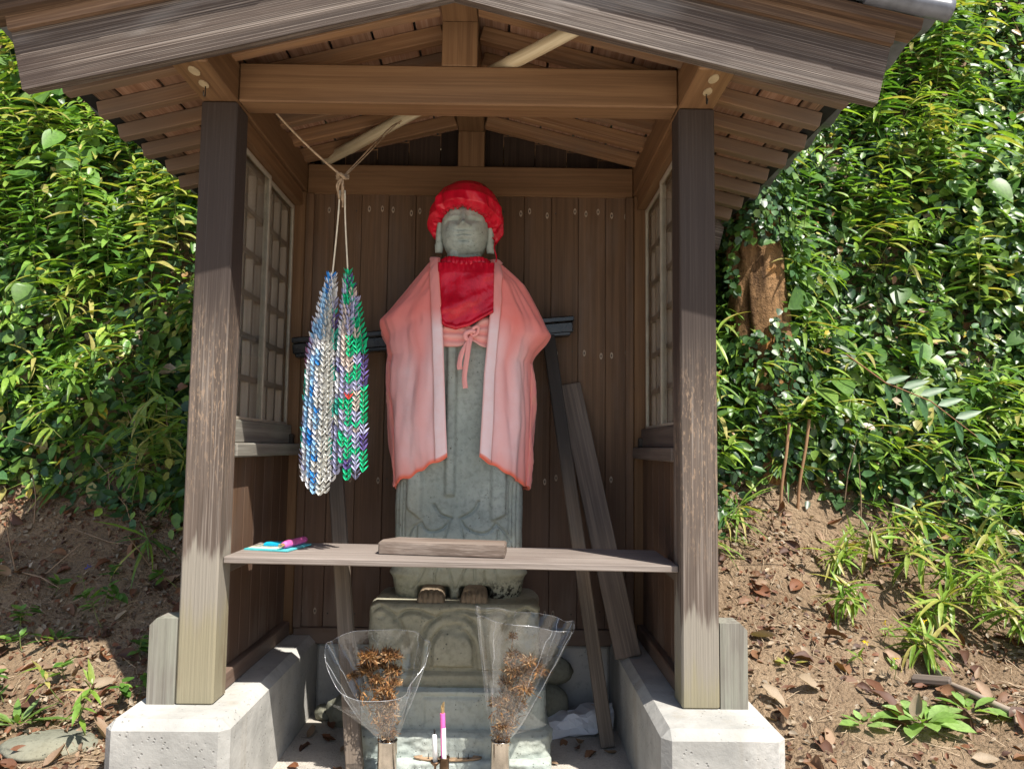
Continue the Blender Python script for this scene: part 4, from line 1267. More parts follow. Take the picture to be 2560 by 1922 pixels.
for k in range(5):
    a = k * 1.257
    c = Vector((-0.6035 + 0.005 * math.cos(a), 0.199, zk + 0.019 + 0.005 * math.sin(a)))
    v, f = tube([c, c + Vector((-0.006 - 0.001 * k, -0.020, 0.0))], 0.0018, 6)
    link('stick', mesh('stick', v, f), M_INCENSE, roll)
V = []
for j in range(9):
    for i in range(9):
        a, b_ = i / 8, j / 8
        p = (Vector((-0.728, 0.232, 0)) * (1 - a) + Vector((-0.580, 0.185, 0)) * a) * (1 - b_) + (Vector((-0.705, 0.378, 0)) * (1 - a) + Vector((-0.551, 0.372, 0)) * a) * b_
        hgt = 0.010 + 0.026 * math.exp(-((a - 0.86) / 0.16) ** 2) * min(1, b_ * 5 + 0.3) + 0.004 * nz(a * 5, b_ * 5, 2)
        V.append((p.x, p.y, zk + hgt))
link('wrapper', mesh('wrapper', V, grid_faces(9, 9), True), M_FILM, PK)

# crumpled white paper bag on the floor
def paper_bag():
    nr_, nc_ = 14, 13
    V = []
    for j in range(nr_):
        a = 2 * math.pi * j / nr_
        for i in range(nc_):
            t = i / (nc_ - 1)
            w = 0.050 + 0.02 * math.sin(t * 2.5) - 0.025 * max(0, t - 0.8) * 5
            h = 0.042 + 0.050 * t
            ca, sa = math.cos(a), math.sin(a)
            y = math.copysign(abs(ca) ** 0.5, ca) * w
            z = (math.copysign(abs(sa) ** 0.6, sa) * 0.5 + 0.5) * h
            cr_ = 1 - abs(2 * nz(t * 4, a * 1.2, 3.3))
            y += 0.016 * nz(t * 5, a * 1.5, 1.0)
            z = max(0.0, z + 0.020 * nz(t * 4, a * 1.3, 7.0) - 0.014 * cr_ ** 4)
            V.append((-0.135 + 0.27 * t + 0.010 * nz(a, 2.0) * (t < 0.1), y, z))
    Fc = []
    for j in range(nr_):
        for i in range(nc_ - 1):
            a_, b_ = j * nc_ + i, ((j + 1) % nr_) * nc_ + i
            Fc.append((a_, a_ + 1, b_ + 1, b_))
    return V, Fc
v, f = paper_bag()
o = link('paper_bag', mesh('paper_bag', v, f, False), M_WHITEP, None, Matrix.Translation((0.480, 0.735, 0.0)) @ Matrix.Rotation(0.30, 4, 'Z') @ Matrix.Scale(1.15, 4))
tag(o, 'crumpled white paper bag lying beside the pedestal under the leaning frame', 'bag')

# round stones behind it
def pebble(name, c, r, seed, label=None, m=M_OLDSTONE, amp=0.06, parent=None):
    bm = bmesh.new()
    bmesh.ops.create_icosphere(bm, subdivisions=4, radius=1.0)
    for v in bm.verts:
        k = 1 + amp * nz(v.co.x * 1.6 + seed, v.co.y * 1.6, v.co.z * 1.6) + amp * 0.4 * nz(v.co.x * 5 + seed, v.co.y * 5, v.co.z * 5)
        v.co = Vector((v.co.x * r[0], v.co.y * r[1], v.co.z * r[2])) * k
    me = bpy.data.meshes.new(name)
    bm.to_mesh(me)
    bm.free()
    me.polygons.foreach_set('use_smooth', np.ones(len(me.polygons), dtype=bool))
    o = link(name, me, m, parent, Matrix.Translation(c))
    if label:
        tag(o, label, 'stone')
    return o
pebble('round_stone', (0.372, 0.835, 0.078), (0.088, 0.080, 0.085), 1.0, 'round mossy stone ball behind the white paper bag')
pebble('stacked_stone', (0.382, 0.872, 0.205), (0.100, 0.070, 0.062), 5.0, 'flat weathered stone resting on the round stone ball', amp=0.12)
pebble('knob_stone', (0.372, 0.888, 0.290), (0.050, 0.042, 0.034), 9.0, 'small knob shaped stone on top of the stacked stones', amp=0.12)
pebble('boulder', (-0.492, 0.80, 0.05), (0.07, 0.06, 0.065), 13.0, 'small rough boulder on the floor behind the leaning frame leg', amp=0.22)
pebble('boulder', (-0.585, 0.86, 0.025), (0.045, 0.04, 0.035), 17.0, 'little stone against the plinth below the paper cranes', amp=0.22)

# vases with wrapped dried flowers
def vase(c, r, h, label):
    prof = [(0, 0), (r * 0.97, 0), (r, 0.004), (r, h - 0.004), (r * 1.04, h), (r * 1.0, h + 0.001), (r * 0.94, h - 0.003), (r * 0.93, h * 0.3), (0, h * 0.28)]
    v, f = lathe(prof, 40)
    return tag(link('flower_vase', mesh('flower_vase', v, f, True), M_STEEL, None, Matrix.Translation(c)), label, 'vase', 'steel flower vases')
VB = -0.016
vase((-0.221, 0.20, VB), 0.0335, 0.168, 'plain steel vase holding the lower dried bouquet')
vase((0.170, 0.20, VB), 0.0325, 0.170, 'plain steel vase holding the taller dried bouquet')
def leafset(P, D, N, S, template, cols):
    """merge leaf templates: P base points, D long axis, N face normal, S length"""
    P, D, N = (np.asarray(q, float) for q in (P, D, N))
    S = np.asarray(S, float)
    tv, tf = template
    tv = np.asarray(tv, float)
    Y = D / np.maximum(1e-9, np.linalg.norm(D, axis=1, keepdims=True))
    Z = N - (N * Y).sum(1, keepdims=True) * Y
    Z /= np.maximum(1e-9, np.linalg.norm(Z, axis=1, keepdims=True))
    X = np.cross(Y, Z)
    k = len(tv)
    V = P[:, None, :] + S[:, None, None] * (tv[None, :, 0:1] * X[:, None, :] + tv[None, :, 1:2] * Y[:, None, :] + tv[None, :, 2:3] * Z[:, None, :])
    nfl = len(P)
    Fq = []
    tf = np.asarray(tf)
    Fq = (tf[None] + (np.arange(nfl) * k)[:, None, None]).reshape(-1, tf.shape[1])
    C_ = np.repeat(np.asarray(cols, float), k, axis=0)
    return V.reshape(-1, 3), Fq, C_
def fast_mesh(name, V, Fq, C_, smooth=True):
    me = bpy.data.meshes.new(name)
    nv_, nf_, k = len(V), len(Fq), Fq.shape[1]
    me.vertices.add(nv_)
    me.vertices.foreach_set('co', np.asarray(V, np.float32).ravel())
    me.loops.add(nf_ * k)
    me.loops.foreach_set('vertex_index', np.asarray(Fq, np.int32).ravel())
    me.polygons.add(nf_)
    me.polygons.foreach_set('loop_start', np.arange(0, nf_ * k, k, dtype=np.int32))
    me.polygons.foreach_set('use_smooth', np.full(nf_, smooth))
    a = me.attributes.new('col', 'FLOAT_COLOR', 'POINT')
    c = np.ones((nv_, 4), np.float32)
    c[:, :3] = C_
    a.data.foreach_set('color', c.ravel())
    me.update(calc_edges=True)
    return me
def leaf_template(w1, w2, fold=0.07, droop=0.12, t1=0.28, t2=0.64, curl=0.0):
    def zc(t):
        return -droop * t * t
    v = [(0, 0, 0), (0, t1, zc(t1) - fold * 0.7), (0, t2, zc(t2) - fold * 0.7), (0, 1, zc(1)),
         (-w1, t1 * 0.9, zc(t1) + fold * 0.5 + curl), (w1, t1 * 0.9, zc(t1) + fold * 0.5 + curl), (-w2, t2, zc(t2) + fold * 0.4 + curl), (w2, t2, zc(t2) + fold * 0.4 + curl)]
    f = [(0, 1, 4), (0, 5, 1), (4, 1, 2), (4, 2, 6), (1, 5, 7), (1, 7, 2), (6, 2, 3), (2, 7, 3)]
    return v, f
def leaf_hi(w, fold=0.06, droop=0.15, curl=0.0, tw=0.0, nseg=6, peak=0.42, wave=0.0):
    """finer leaf: several segments, pointed tip, cupped blade"""
    v, f = [], []
    for i in range(nseg + 1):
        t = i / nseg
        wd = w * (math.sin(math.pi * t ** (math.log(0.5) / math.log(peak))) ** 0.8 if 0 < t < 1 else 0.0)
        zc = -droop * t * t
        for q in (-1, 0, 1):
            v.append((q * wd + 0.08 * math.sin(t * 3) * tw, t, zc + (fold * 0.6 + curl * (0.4 + t)) * abs(q) * wd / w - (0 if q else fold * 0.4 * wd / w) + tw * q * wd * (t - 0.4) + wave * q * math.sin(t * 15)))
    for i in range(nseg):
        a = i * 3
        for q in (0, 1):
            f.append((a + q, a + q + 1, a + q + 4))
            f.append((a + q, a + q + 4, a + q + 3))
    return v, f
T_OVATE = leaf_template(0.27, 0.25)
T_BROAD = leaf_template(0.40, 0.33, 0.05, 0.16, 0.24, 0.62)
T_LANCE = leaf_template(0.085, 0.075, 0.02, 0.22, 0.3, 0.68)
T_NARROW = leaf_template(0.12, 0.10, 0.03, 0.28, 0.28, 0.62)
T_GRASS = leaf_template(0.028, 0.022, 0.006, 0.45, 0.3, 0.66)
T_DEAD = leaf_template(0.24, 0.25, 0.10, -0.05, 0.28, 0.64, 0.14)
T_DEAD2 = leaf_template(0.26, 0.22, -0.03, 0.30, 0.3, 0.64, 0.10)
T_PETAL = leaf_template(0.09, 0.12, 0.05, -0.75, 0.3, 0.65)
def unit(n_):
    q = rng.normal(size=(n_, 3))
    return q / np.linalg.norm(q, axis=1, keepdims=True)
BROWNS = np.array([(0.46, 0.23, 0.085), (0.32, 0.16, 0.07), (0.52, 0.32, 0.16), (0.14, 0.075, 0.045), (0.58, 0.40, 0.24), (0.36, 0.17, 0.07), (0.20, 0.10, 0.055)])
def flower_head(name, c, r, par, npet=70, dark=0.0):
    c = np.array(c)
    D = unit(npet)
    D[:, 2] = np.abs(D[:, 2]) * 0.8 - 0.15
    P = c + D * r * rng.uniform(0.1, 0.75, (npet, 1)) + rng.normal(0, r * 0.12, (npet, 3))
    S = r * rng.uniform(0.25, 0.68, npet)
    N = np.cross(D, unit(npet)) + 0.4 * D
    D = 0.55 * D + 0.75 * unit(npet)
    cols = BROWNS[rng.integers(0, len(BROWNS), npet)] * rng.uniform(0.7, 1.15, (npet, 1)) * (1 - dark)
    V, Fq, C_ = leafset(P, D, N, S, T_PETAL, cols)
    return tag(link(name, fast_mesh(name, V, Fq, C_), M_PETAL, par), kind='stuff')
def m_edge():
    g = G('film crease')
    tr = g.n('BsdfTransparent')
    gl = g.n('BsdfGlossy', {'Color': (0.95, 0.97, 1.0), 'Roughness': 0.2})
    df = g.n('BsdfDiffuse', {'Color': (0.85, 0.87, 0.88)})
    m1 = g.n('MixShader', {0: 0.5, 1: df.outputs[0], 2: gl.outputs[0]})
    m2 = g.n('MixShader', {0: 0.55, 1: tr.outputs[0], 2: m1.outputs[0]})
    g.t.links.new(m2.outputs[0], g.out.inputs[0])
    return g.m
M_EDGE = m_edge()
def bouquet(label, base, heads, film_pts, lean, film_low):
    B = thing('dried_bouquet', label, 'bouquet', base, 'dried bouquets in clear film')
    b0 = Vector(base)
    for (x, z, r, dk) in heads:
        top = Vector((x, base[1] + random.uniform(-0.035, 0.03), z))
        mid = b0.lerp(top, 0.55) + Vector((random.uniform(-0.008, 0.008), random.uniform(-0.008, 0.008), 0))
        low = b0 + Vector((random.uniform(-0.018, 0.018), random.uniform(-0.016, 0.016), -0.09))
        v, f = tube(spline([low, b0 + (low - b0) * 0.2, mid, top], 4), 0.0016, 5)
        link('stem', mesh('stem', v, f, True, [(0.30, 0.17, 0.07)] * len(v)), M_STEM, B)
        flower_head('flower_head', top, r, B, int(90 + r * 4500), dk)
    # small dry leaves and buds along the stems
    npt = 1100
    t = rng.uniform(0.02, 0.8, npt)
    hx = np.array([h[0] for h in heads])
    hz = np.array([h[1] for h in heads])
    pick = rng.integers(0, len(heads), npt)
    P = np.stack([base[0] + (hx[pick] - base[0]) * t + rng.normal(0, 0.011, npt), base[1] + rng.normal(0, 0.016, npt), base[2] + (hz[pick] - base[2]) * t + rng.normal(0, 0.012, npt)], 1)
    D = unit(npt)
    cols = BROWNS[rng.integers(0, len(BROWNS), npt)] * rng.uniform(0.5, 1.1, (npt, 1))
    V, Fq, C_ = leafset(P, D, unit(npt), rng.uniform(0.008, 0.026, npt), T_PETAL, cols)
    tag(link('dry_leaves', fast_mesh('dry_leaves', V, Fq, C_), M_PETAL, B), kind='stuff')
    # wrapping film: an open flattened cone with pleats and an uneven rim
    nr_, nc_ = 40, 96
    V = []
    for j in range(nr_):
        t = j / (nr_ - 1)
        for i in range(nc_):
            a = 2 * math.pi * i / nc_
            ca, sa = math.cos(a), math.sin(a)
            xl, xr, zr_ = film_pts(a)
            e = t ** 0.80
            xm = base[0] + ((xl + xr) / 2 - base[0]) * e
            hw = 0.028 + ((xr - xl) / 2 - 0.028) * e
            pleat = 0.010 * math.sin(a * 9 + 2 * nz(a, t * 2)) * t + 0.022 * nz(ca * 1.6, sa * 1.6, t * 2 + xl * 9) * t
            y = base[1] + (0.026 + 0.050 * e) * sa * (1 + 0.2 * math.cos(a)) + pleat * (1 if sa > 0 else 0.8)
            x = xm + (hw + 0.3 * pleat) * math.copysign(abs(ca) ** 0.8, ca)
            z = base[2] - 0.004 + (zr_ - base[2]) * t + 0.004 * math.sin(a * 7) * t
            V.append((x, y, z))
    Fc = grid_faces(nr_, nc_, True)
    wrap = link('film_wrap', mesh('film_wrap', V, Fc, True), M_FILM, B)
    rim = [V[(nr_ - 1) * nc_ + i] for i in range(nc_)] + [V[(nr_ - 1) * nc_]]
    v, f = tube(rim, 0.0007, 5, False)
    link('film_edge', mesh('film_edge', v, f, True), M_EDGE, wrap)
    for i in (0, 9, 22, 40, 48, 60, 75, 86):
        st_ = random.randint(0, 10)
        cr_ = [Vector(V[j * nc_ + (i + j // 9) % nc_]) for j in range(st_, nr_, 2)]
        v, f = tube(cr_, [0.0002 + 0.0007 * q / len(cr_) for q in range(len(cr_))], 4, False)
        link('crease', mesh('crease', v, f, True), M_EDGE, wrap)
    # folded outer flap in front
    V = []
    for j in range(18):
        t = j / 17
        for i in range(24):
            a = i / 23
            x0_, x1_ = film_low
            xx = base[0] + ((x0_ + (x1_ - x0_) * a) - base[0]) * (0.15 + 0.85 * t)
            zz = base[2] + (0.02 + 0.17 * t) + 0.05 * t * math.sin(a * 3.0 + base[0] * 9) - 0.07 * a * t
            yy = base[1] - 0.040 - 0.030 * t - 0.012 * nz(a * 4, t * 4, base[0] * 5)
            V.append((xx, yy, zz))
    link('film_flap', mesh('film_flap', V, grid_faces(18, 24), True), M_FILM, B)
    return B
def rim_left(a):
    ca, sa = math.cos(a), math.sin(a)
    back = 0.5 + 0.5 * sa
    return -0.447, -0.080, np.interp(back, [0, 0.35, 0.6, 1.0], [0.305, 0.43, 0.470, 0.512]) + 0.02 * (ca > 0.6) * (1 - back)
def rim_right(a):
    ca, sa = math.cos(a), math.sin(a)
    x = 0.25 + 0.17 * ca
    return 0.080, 0.424, np.interp(x, [0.08, 0.424], [0.606, 0.552]) - (0.02 if sa < 0 else 0.0)
bouquet('lower dried brown bouquet in crumpled clear film beside the frame leg', (-0.221, 0.20, 0.158),
        [(-0.293, 0.432, 0.040, 0.1), (-0.225, 0.436, 0.034, 0.2), (-0.303, 0.385, 0.036, 0.55), (-0.205, 0.425, 0.028, 0.0), (-0.212, 0.375, 0.034, 0.3), (-0.262, 0.400, 0.034, 0.5), (-0.350, 0.360, 0.022, 0.5), (-0.230, 0.325, 0.028, 0.1), (-0.200, 0.335, 0.022, 0.0), (-0.262, 0.350, 0.03, 0.3), (-0.205, 0.255, 0.02, 0.1)],
        rim_left, 0, (-0.42, -0.14))
bouquet('taller dried brown bouquet in stiff clear film in front of the pedestal', (0.170, 0.20, 0.160),
        [(0.210, 0.504, 0.020, 0.1), (0.212, 0.436, 0.032, 0.1), (0.262, 0.425, 0.030, 0.0), (0.298, 0.385, 0.036, 0.0), (0.215, 0.395, 0.036, 0.25), (0.250, 0.335, 0.036, 0.0), (0.185, 0.340, 0.030, 0.3), (0.158, 0.276, 0.028, 0.2), (0.230, 0.262, 0.03, 0.0), (0.180, 0.208, 0.026, 0.2), (0.205, 0.30, 0.032, 0.2), (0.24, 0.375, 0.034, 0.15)],
        rim_right, 0, (0.12, 0.33))

# incense in its cup, candle, spiked tray
v, f = lathe([(0, 0), (0.017, 0), (0.0165, 0.003), (0.0165, 0.125), (0.0185, 0.128), (0.0185, 0.131), (0.0155, 0.131), (0.015, 0.05), (0, 0.048)], 26)
CUP = tag(link('incense_cup', mesh('incense_cup', v, f, True), M_BRONZE, None, Matrix.Translation((-0.0195, 0.15, VB))), 'small dark bronze cup holding the pink incense', 'cup')
v, f = lathe([(0, 0), (0.0085, 0), (0.0085, 0.225), (0.0, 0.225)], 18)
INC = tag(link('incense_bundle', mesh('incense_bundle', v, f), M_PINK, None, Matrix.Translation((-0.0195, 0.15, 0.034)) @ Matrix.Rotation(-0.04, 4, 'Y')), 'bundle of incense sticks in a pink wrapper standing in the cup', 'incense')
v, f = lathe([(0, 0.040), (0.0090, 0.040), (0.0090, 0.150), (0.0088, 0.150)], 18)
link('white_band', mesh('white_band', v, f), M_CANDLE, INC, Matrix.Translation((-0.0195, 0.15, 0.062)) @ Matrix.Rotation(-0.04, 4, 'Y'))
for k in range(4):
    a = k * 1.6
    c = Vector((-0.0285 + 0.004 * math.cos(a), 0.15 + 0.004 * math.sin(a), 0.255))
    v, f = tube([c, c + Vector((0, 0, 0.042 - 0.006 * k))], 0.0016, 6)
    link('stick', mesh('stick', v, f), M_INCENSE, INC)
v, f = lathe([(0, 0), (0.012, 0), (0.004, 0.012), (0.004, 0.100), (0.016, 0.112), (0.017, 0.118), (0.015, 0.117), (0, 0.110)], 22)
tag(link('candle_holder', mesh('candle_holder', v, f, True), M_BRONZE, None, Matrix.Translation((-0.0505, 0.15, VB))), 'small rusty candle holder with shallow dish beside the incense cup', 'candle holder')
v, f = lathe([(0, 0), (0.0085, 0), (0.0082, 0.085), (0.006, 0.092), (0, 0.093)], 18)
CD = tag(link('candle', mesh('candle', v, f, True), M_CANDLE, None, Matrix.Translation((-0.0505, 0.15, 0.097)) @ Matrix.Rotation(-0.05, 4, 'Y')), 'white unlit candle standing in the small dish', 'candle')
v, f = tube([(-0.055, 0.15, 0.186), (-0.0545, 0.151, 0.200), (-0.056, 0.15, 0.208)], [0.0028, 0.003, 0.0012], 8)
link('wick', mesh('wick', v, f, True), plain('burnt wick', (0.015, 0.013, 0.012), 0.9), CD)
TR = thing('candle_tray', 'flat rusty metal tray with upright spikes on the pedestal ledge', 'tray', (-0.02, 0.332, 0.036))
v, f = lathe([(0, 0.0), (0.118, 0.0), (0.124, 0.007), (0.125, 0.007), (0.119, -0.0012), (0, -0.0014)], 40)
v = [(p[0] - 0.02, p[1] * 0.20 + 0.334, p[2] + 0.0385) for p in v]
link('tray_plate', mesh('tray_plate', v, f, True), plain('rusty tray', (0.30, 0.20, 0.12), 0.7, 0.2, var=0.5, scale=22), TR)
for k in range(5):
    v, f = lathe([(0.0035, 0), (0.0015, 0.004), (0.001, 0.018), (0, 0.020)], 8)
    link('spike', mesh('spike', v, f), M_IRON, TR, Matrix.Translation((-0.09 + 0.036 * k, 0.332 + 0.006 * (k % 2), 0.0388)))

# ------------------------------------------------------------------ paper cranes
KNOT = Vector((-0.434, 0.20, 2.148))
RP = thing('brown_rope', 'brown rope knotted under the roof holding the paper cranes', 'rope', KNOT)
def rope(name, pts, r, par, m, n=8):
    P = spline(pts, 6)
    v, f = tube(P, r, n)
    return link(name, mesh(name, v, f, True), m, par)
rope('rope_strand', [(-0.665, 0.13, 2.372), (-0.655, 0.13, 2.345), (-0.55, 0.165, 2.243), KNOT], 0.0042, RP, M_ROPE)
rope('rope_strand', [KNOT, (-0.395, 0.28, 2.24), (-0.30, 0.46, 2.45), (-0.265, 0.52, 2.49)], 0.0026, RP, M_ROPE)
rope('rope_strand', [KNOT + Vector((0.004, 0, 0)), (-0.385, 0.29, 2.245), (-0.28, 0.46, 2.46), (-0.25, 0.51, 2.50)], 0.0022, RP, M_ROPE)
P = []
for k in range(46):
    a = k * 0.62
    P.append(KNOT + Vector((0.018 * math.cos(a) + 0.006 * math.sin(k * 1.7), 0.014 * math.sin(a), 0.010 * math.sin(a * 0.37 + k))))
v, f = tube(P, 0.0036, 7)
link('rope_knot', mesh('rope_knot', v, f, True), M_ROPE, RP)
for dx, dz in ((-0.010, -0.085), (0.004, -0.115), (-0.014, -0.06), (0.001, -0.09)):
    rope('rope_end', [KNOT, KNOT + Vector((dx * 1.3, -0.008, dz * 0.5)), KNOT + Vector((dx, -0.004, dz))], 0.0036, RP, M_ROPE)
PAPER = {}
def paper(name, c):
    PAPER[name] = plain('paper ' + name, c, 0.75, spec=0.25, var=0.05, bump=0.05)
for nm, c in (('white', (0.72, 0.72, 0.74)), ('sky', (0.30, 0.52, 0.74)), ('blue', (0.03, 0.25, 0.66)), ('grey', (0.50, 0.50, 0.47)), ('pale', (0.60, 0.60, 0.56)), ('lav', (0.40, 0.40, 0.58)), ('purple', (0.14, 0.10, 0.30)),
              ('green', (0.01, 0.48, 0.22)), ('teal', (0.06, 0.50, 0.40)), ('beige', (0.58, 0.48, 0.42)), ('plum', (0.25, 0.10, 0.20)), ('red', (0.62, 0.03, 0.03))):
    paper(nm, c)
def crane_mesh(nm, var):
    """folded paper crane squeezed on its string: two pleated wings in a V, beak and tail"""
    w, h, d = 0.0165 + 0.002 * var, 0.021, 0.0085
    V, Fc = [], []
    for s in (-1, 1):
        o_ = len(V)
        V += [(0, -d, -0.006), (s * w * 0.55, -d * 1.25, 0.006), (s * w, -d * 0.2, h), (s * w * 0.35, 0.0, 0.012), (0, d, -0.006), (s * w * 0.55, d * 1.25, 0.006)]
        q = [(0, 1, 3), (1, 2, 3), (3, 2, 5), (4, 3, 5), (0, 3, 4)]
        Fc += [tuple(i + o_ for i in (t if s > 0 else t[::-1])) for t in q]
    o_ = len(V)
    V += [(0, -d, -0.006), (0.003, -d * 1.8, 0.008), (-0.001, -d * 2.5, 0.016 + 0.003 * var), (-0.003, -d * 1.7, 0.008)]
    Fc += [(o_, o_ + 1, o_ + 2), (o_, o_ + 2, o_ + 3)]
    me = mesh('crane_' + nm, V, Fc)
    me.materials.append(PAPER[nm])
    return me
CR = {(n_, v_): crane_mesh(n_, v_) for n_ in PAPER for v_ in (0, 1)}
def bundle(label, top, strands):
    B = thing('crane_garland', label, 'paper cranes', top, 'strings of paper cranes')
    t0 = Vector(top)
    rope('string', [KNOT + Vector(((t0.x - KNOT.x) * 0.3, 0, -0.05)), t0.lerp(KNOT, 0.5), t0 + Vector((0, 0, -0.02))], 0.0030, B, M_STRING, 7)
    for (xb, yb, zbt, seq, z0) in strands:
        n = int((t0.z - 0.012 - z0 - zbt) / 0.0185)
        pts = []
        for k in range(n + 1):
            t = k / n
            z = t0.z - 0.012 - z0 - (t0.z - 0.012 - z0 - zbt) * t
            s = min(1, ((t0.z - z) / 0.30)) ** 0.65 * (0.80 + 0.20 * (t0.z - z) / 0.75)
            pts.append(Vector((t0.x + (xb - t0.x) * s, t0.y + (yb - t0.y) * s, z)))
        v, f = tube([t0] + pts[::4], 0.0008, 4)
        st = link('thread', mesh('thread', v, f), M_STRING, B)
        run, colr = 0, None
        for k, p in enumerate(pts):
            if run <= 0:
                colr = random.choice(seq)
                run = random.choice((1, 2, 2, 3, 4))
                if len(set(seq)) <= 2:
                    run = 6
            run -= 1
            nm = 'red' if (zbt == 1.0501 and k == 24) else colr
            me = CR[(nm, random.randint(0, 1))]
            o = bpy.data.objects.new('crane', me)
            COL.objects.link(o)
            face = math.atan2(yb - t0.y, xb - t0.x) * 0.35
            sc = random.uniform(0.88, 1.12)
            o.matrix_basis = Matrix.Translation(p) @ Matrix.Rotation(random.uniform(-0.35, 0.35) + face * 0.5, 4, 'Z') @ Matrix.Rotation(random.uniform(-0.15, 0.15), 4, 'Y') @ Matrix.Scale(sc, 4)
            set_parent(o, st)
    return B
Y0 = 0.20
bundle('hanging garland of mostly blue, white and grey folded paper cranes', (-0.462, Y0, 1.785), [
    (-0.548, Y0 + 0.01, 1.078, ['plum', 'lav', 'white', 'teal', 'grey'], 0.16), (-0.533, Y0 - 0.02, 1.045, ['white', 'sky', 'lav', 'white'], 0.07), (-0.512, Y0 - 0.035, 1.02, ['blue', 'sky', 'sky', 'white', 'sky'], 0.02),
    (-0.492, Y0 - 0.045, 1.002, ['sky', 'sky', 'white', 'blue', 'pale'], 0.0), (-0.470, Y0 - 0.05, 0.998, ['grey', 'pale'], 0.10), (-0.452, Y0 - 0.04, 1.004, ['pale', 'grey'], 0.02),
    (-0.436, Y0 - 0.02, 1.045, ['purple', 'teal', 'lav', 'white', 'lav'], 0.0), (-0.50, Y0 + 0.03, 1.03, ['grey', 'white', 'lav'], 0.03)])
bundle('hanging garland of mostly green, lavender and purple folded paper cranes', (-0.404, Y0, 1.800), [
    (-0.418, Y0 - 0.035, 1.070, ['lav', 'purple', 'teal', 'lav', 'white', 'grey'], 0.02), (-0.398, Y0 - 0.05, 1.110, ['green', 'lav', 'beige', 'green', 'lav'], 0.0), (-0.378, Y0 - 0.05, 1.0501, ['lav', 'beige', 'green', 'purple', 'green'], 0.0),
    (-0.352, Y0 - 0.035, 1.085, ['green', 'lav', 'beige', 'green', 'lav'], 0.03), (-0.330, Y0 - 0.005, 1.078, ['lav', 'green', 'purple', 'green'], 0.10), (-0.386, Y0 + 0.03, 1.06, ['green', 'lav', 'purple'], 0.02),
    (-0.362, Y0 + 0.03, 1.05, ['green', 'purple', 'lav'], 0.05), (-0.41, Y0 + 0.01, 1.10, ['lav', 'grey', 'green'], 0.05)])
# ------------------------------------------------------------------ vegetation on the bank
def surf(x, y):
    return terrain_h(x, y) + bumpy(x, y) * rough_amount(x, y)
def surf_normal(x, y, e=0.03):
    dx = (terrain_h(x + e, y) - terrain_h(x - e, y)) / (2 * e)
    dy = (terrain_h(x, y + e) - terrain_h(x, y - e)) / (2 * e)
    n_ = np.stack([-dx, -dy, np.ones_like(dx)], 1)
    return n_ / np.linalg.norm(n_, axis=1, keepdims=True)
def field(x, y, s, off):
    return np.array([mnoise.noise(Vector((a * s + off, b * s, off))) for a, b in zip(x, y)])
def bank_points(n_, x0=-4.0, x1=4.5, y0=0.9, y1=3.9):
    """points spread evenly over the slope's surface, in and near the view"""
    X, Y = [], []
    tot = 0
    while tot < n_:
        x = rng.uniform(x0, x1, 40000)
        y = rng.uniform(y0, y1, 40000)
        nn = surf_normal(x, y)
        keep = rng.uniform(0, 1, 40000) < (1 / nn[:, 2]) / 3.6
        # in or near the camera's view
        dep = y + 2.6
        u = (x - 0.172) / dep
        keep &= (np.abs(u) < 0.80)
        keep &= ~((np.abs(x) < 1.02) & (y < 1.75))
        keep &= ~((np.abs(x) < 0.85) & (rng.uniform(0, 1, 40000) < 0.75))
        X.append(x[keep])
        Y.append(y[keep])
        tot += keep.sum()
    return np.concatenate(X)[:n_], np.concatenate(Y)[:n_]
def green_line(x, y):
    """height above which the bank is overgrown"""
    base = np.where(x < 0, np.interp(x, [-3.5, -2.2, -1.6, -1.0], [0.75, 0.95, 0.80, 0.62]), np.interp(x, [1.0, 1.5, 1.9, 2.3, 3.5], [0.80, 1.02, 0.95, 0.62, 0.45]))
    return base + 0.16 * field(x, y, 2.3, 4.0) + 0.08 * field(x, y, 7.0, 9.0)
PAL_GLOSSY = np.array([(0.034, 0.080, 0.024), (0.048, 0.112, 0.030), (0.070, 0.15, 0.034), (0.030, 0.070, 0.030), (0.11, 0.20, 0.04), (0.05, 0.12, 0.04)])
PAL_LIME = np.array([(0.20, 0.33, 0.045), (0.25, 0.37, 0.06), (0.15, 0.27, 0.04), (0.30, 0.39, 0.08), (0.36, 0.37, 0.09), (0.12, 0.23, 0.035), (0.40, 0.36, 0.12)])
PAL_GREEN = np.array([(0.09, 0.20, 0.035), (0.13, 0.26, 0.045), (0.07, 0.16, 0.03), (0.19, 0.32, 0.06)])
PAL_DEAD = np.array([(0.145, 0.062, 0.032), (0.185, 0.095, 0.050), (0.27, 0.18, 0.115), (0.095, 0.045, 0.028), (0.34, 0.26, 0.175), (0.19, 0.075, 0.034), (0.38, 0.31, 0.23)])
def pick(pal, n_, lo=0.8, hi=1.2):
    return pal[rng.integers(0, len(pal), n_)] * rng.uniform(lo, hi, (n_, 1))
def tilt(N, k):
    q = N + rng.normal(0, k, N.shape)
    return q / np.linalg.norm(q, axis=1, keepdims=True)
def in_plane(N, down=0.0):
    q = rng.normal(size=N.shape)
    q[:, 2] -= down
    q -= (q * N).sum(1, keepdims=True) * N
    return q / np.linalg.norm(q, axis=1, keepdims=True)
OUT = np.array([[0.0, -0.55, 0.8]])
def mound(x, y):
    # bushy swells and hollows in the growth
    q = field(x, y, 2.1, 131.0) + 0.6 * field(x, y, 5.5, 137.0)
    return 0.34 * np.clip(q + 0.05, 0, 0.8)

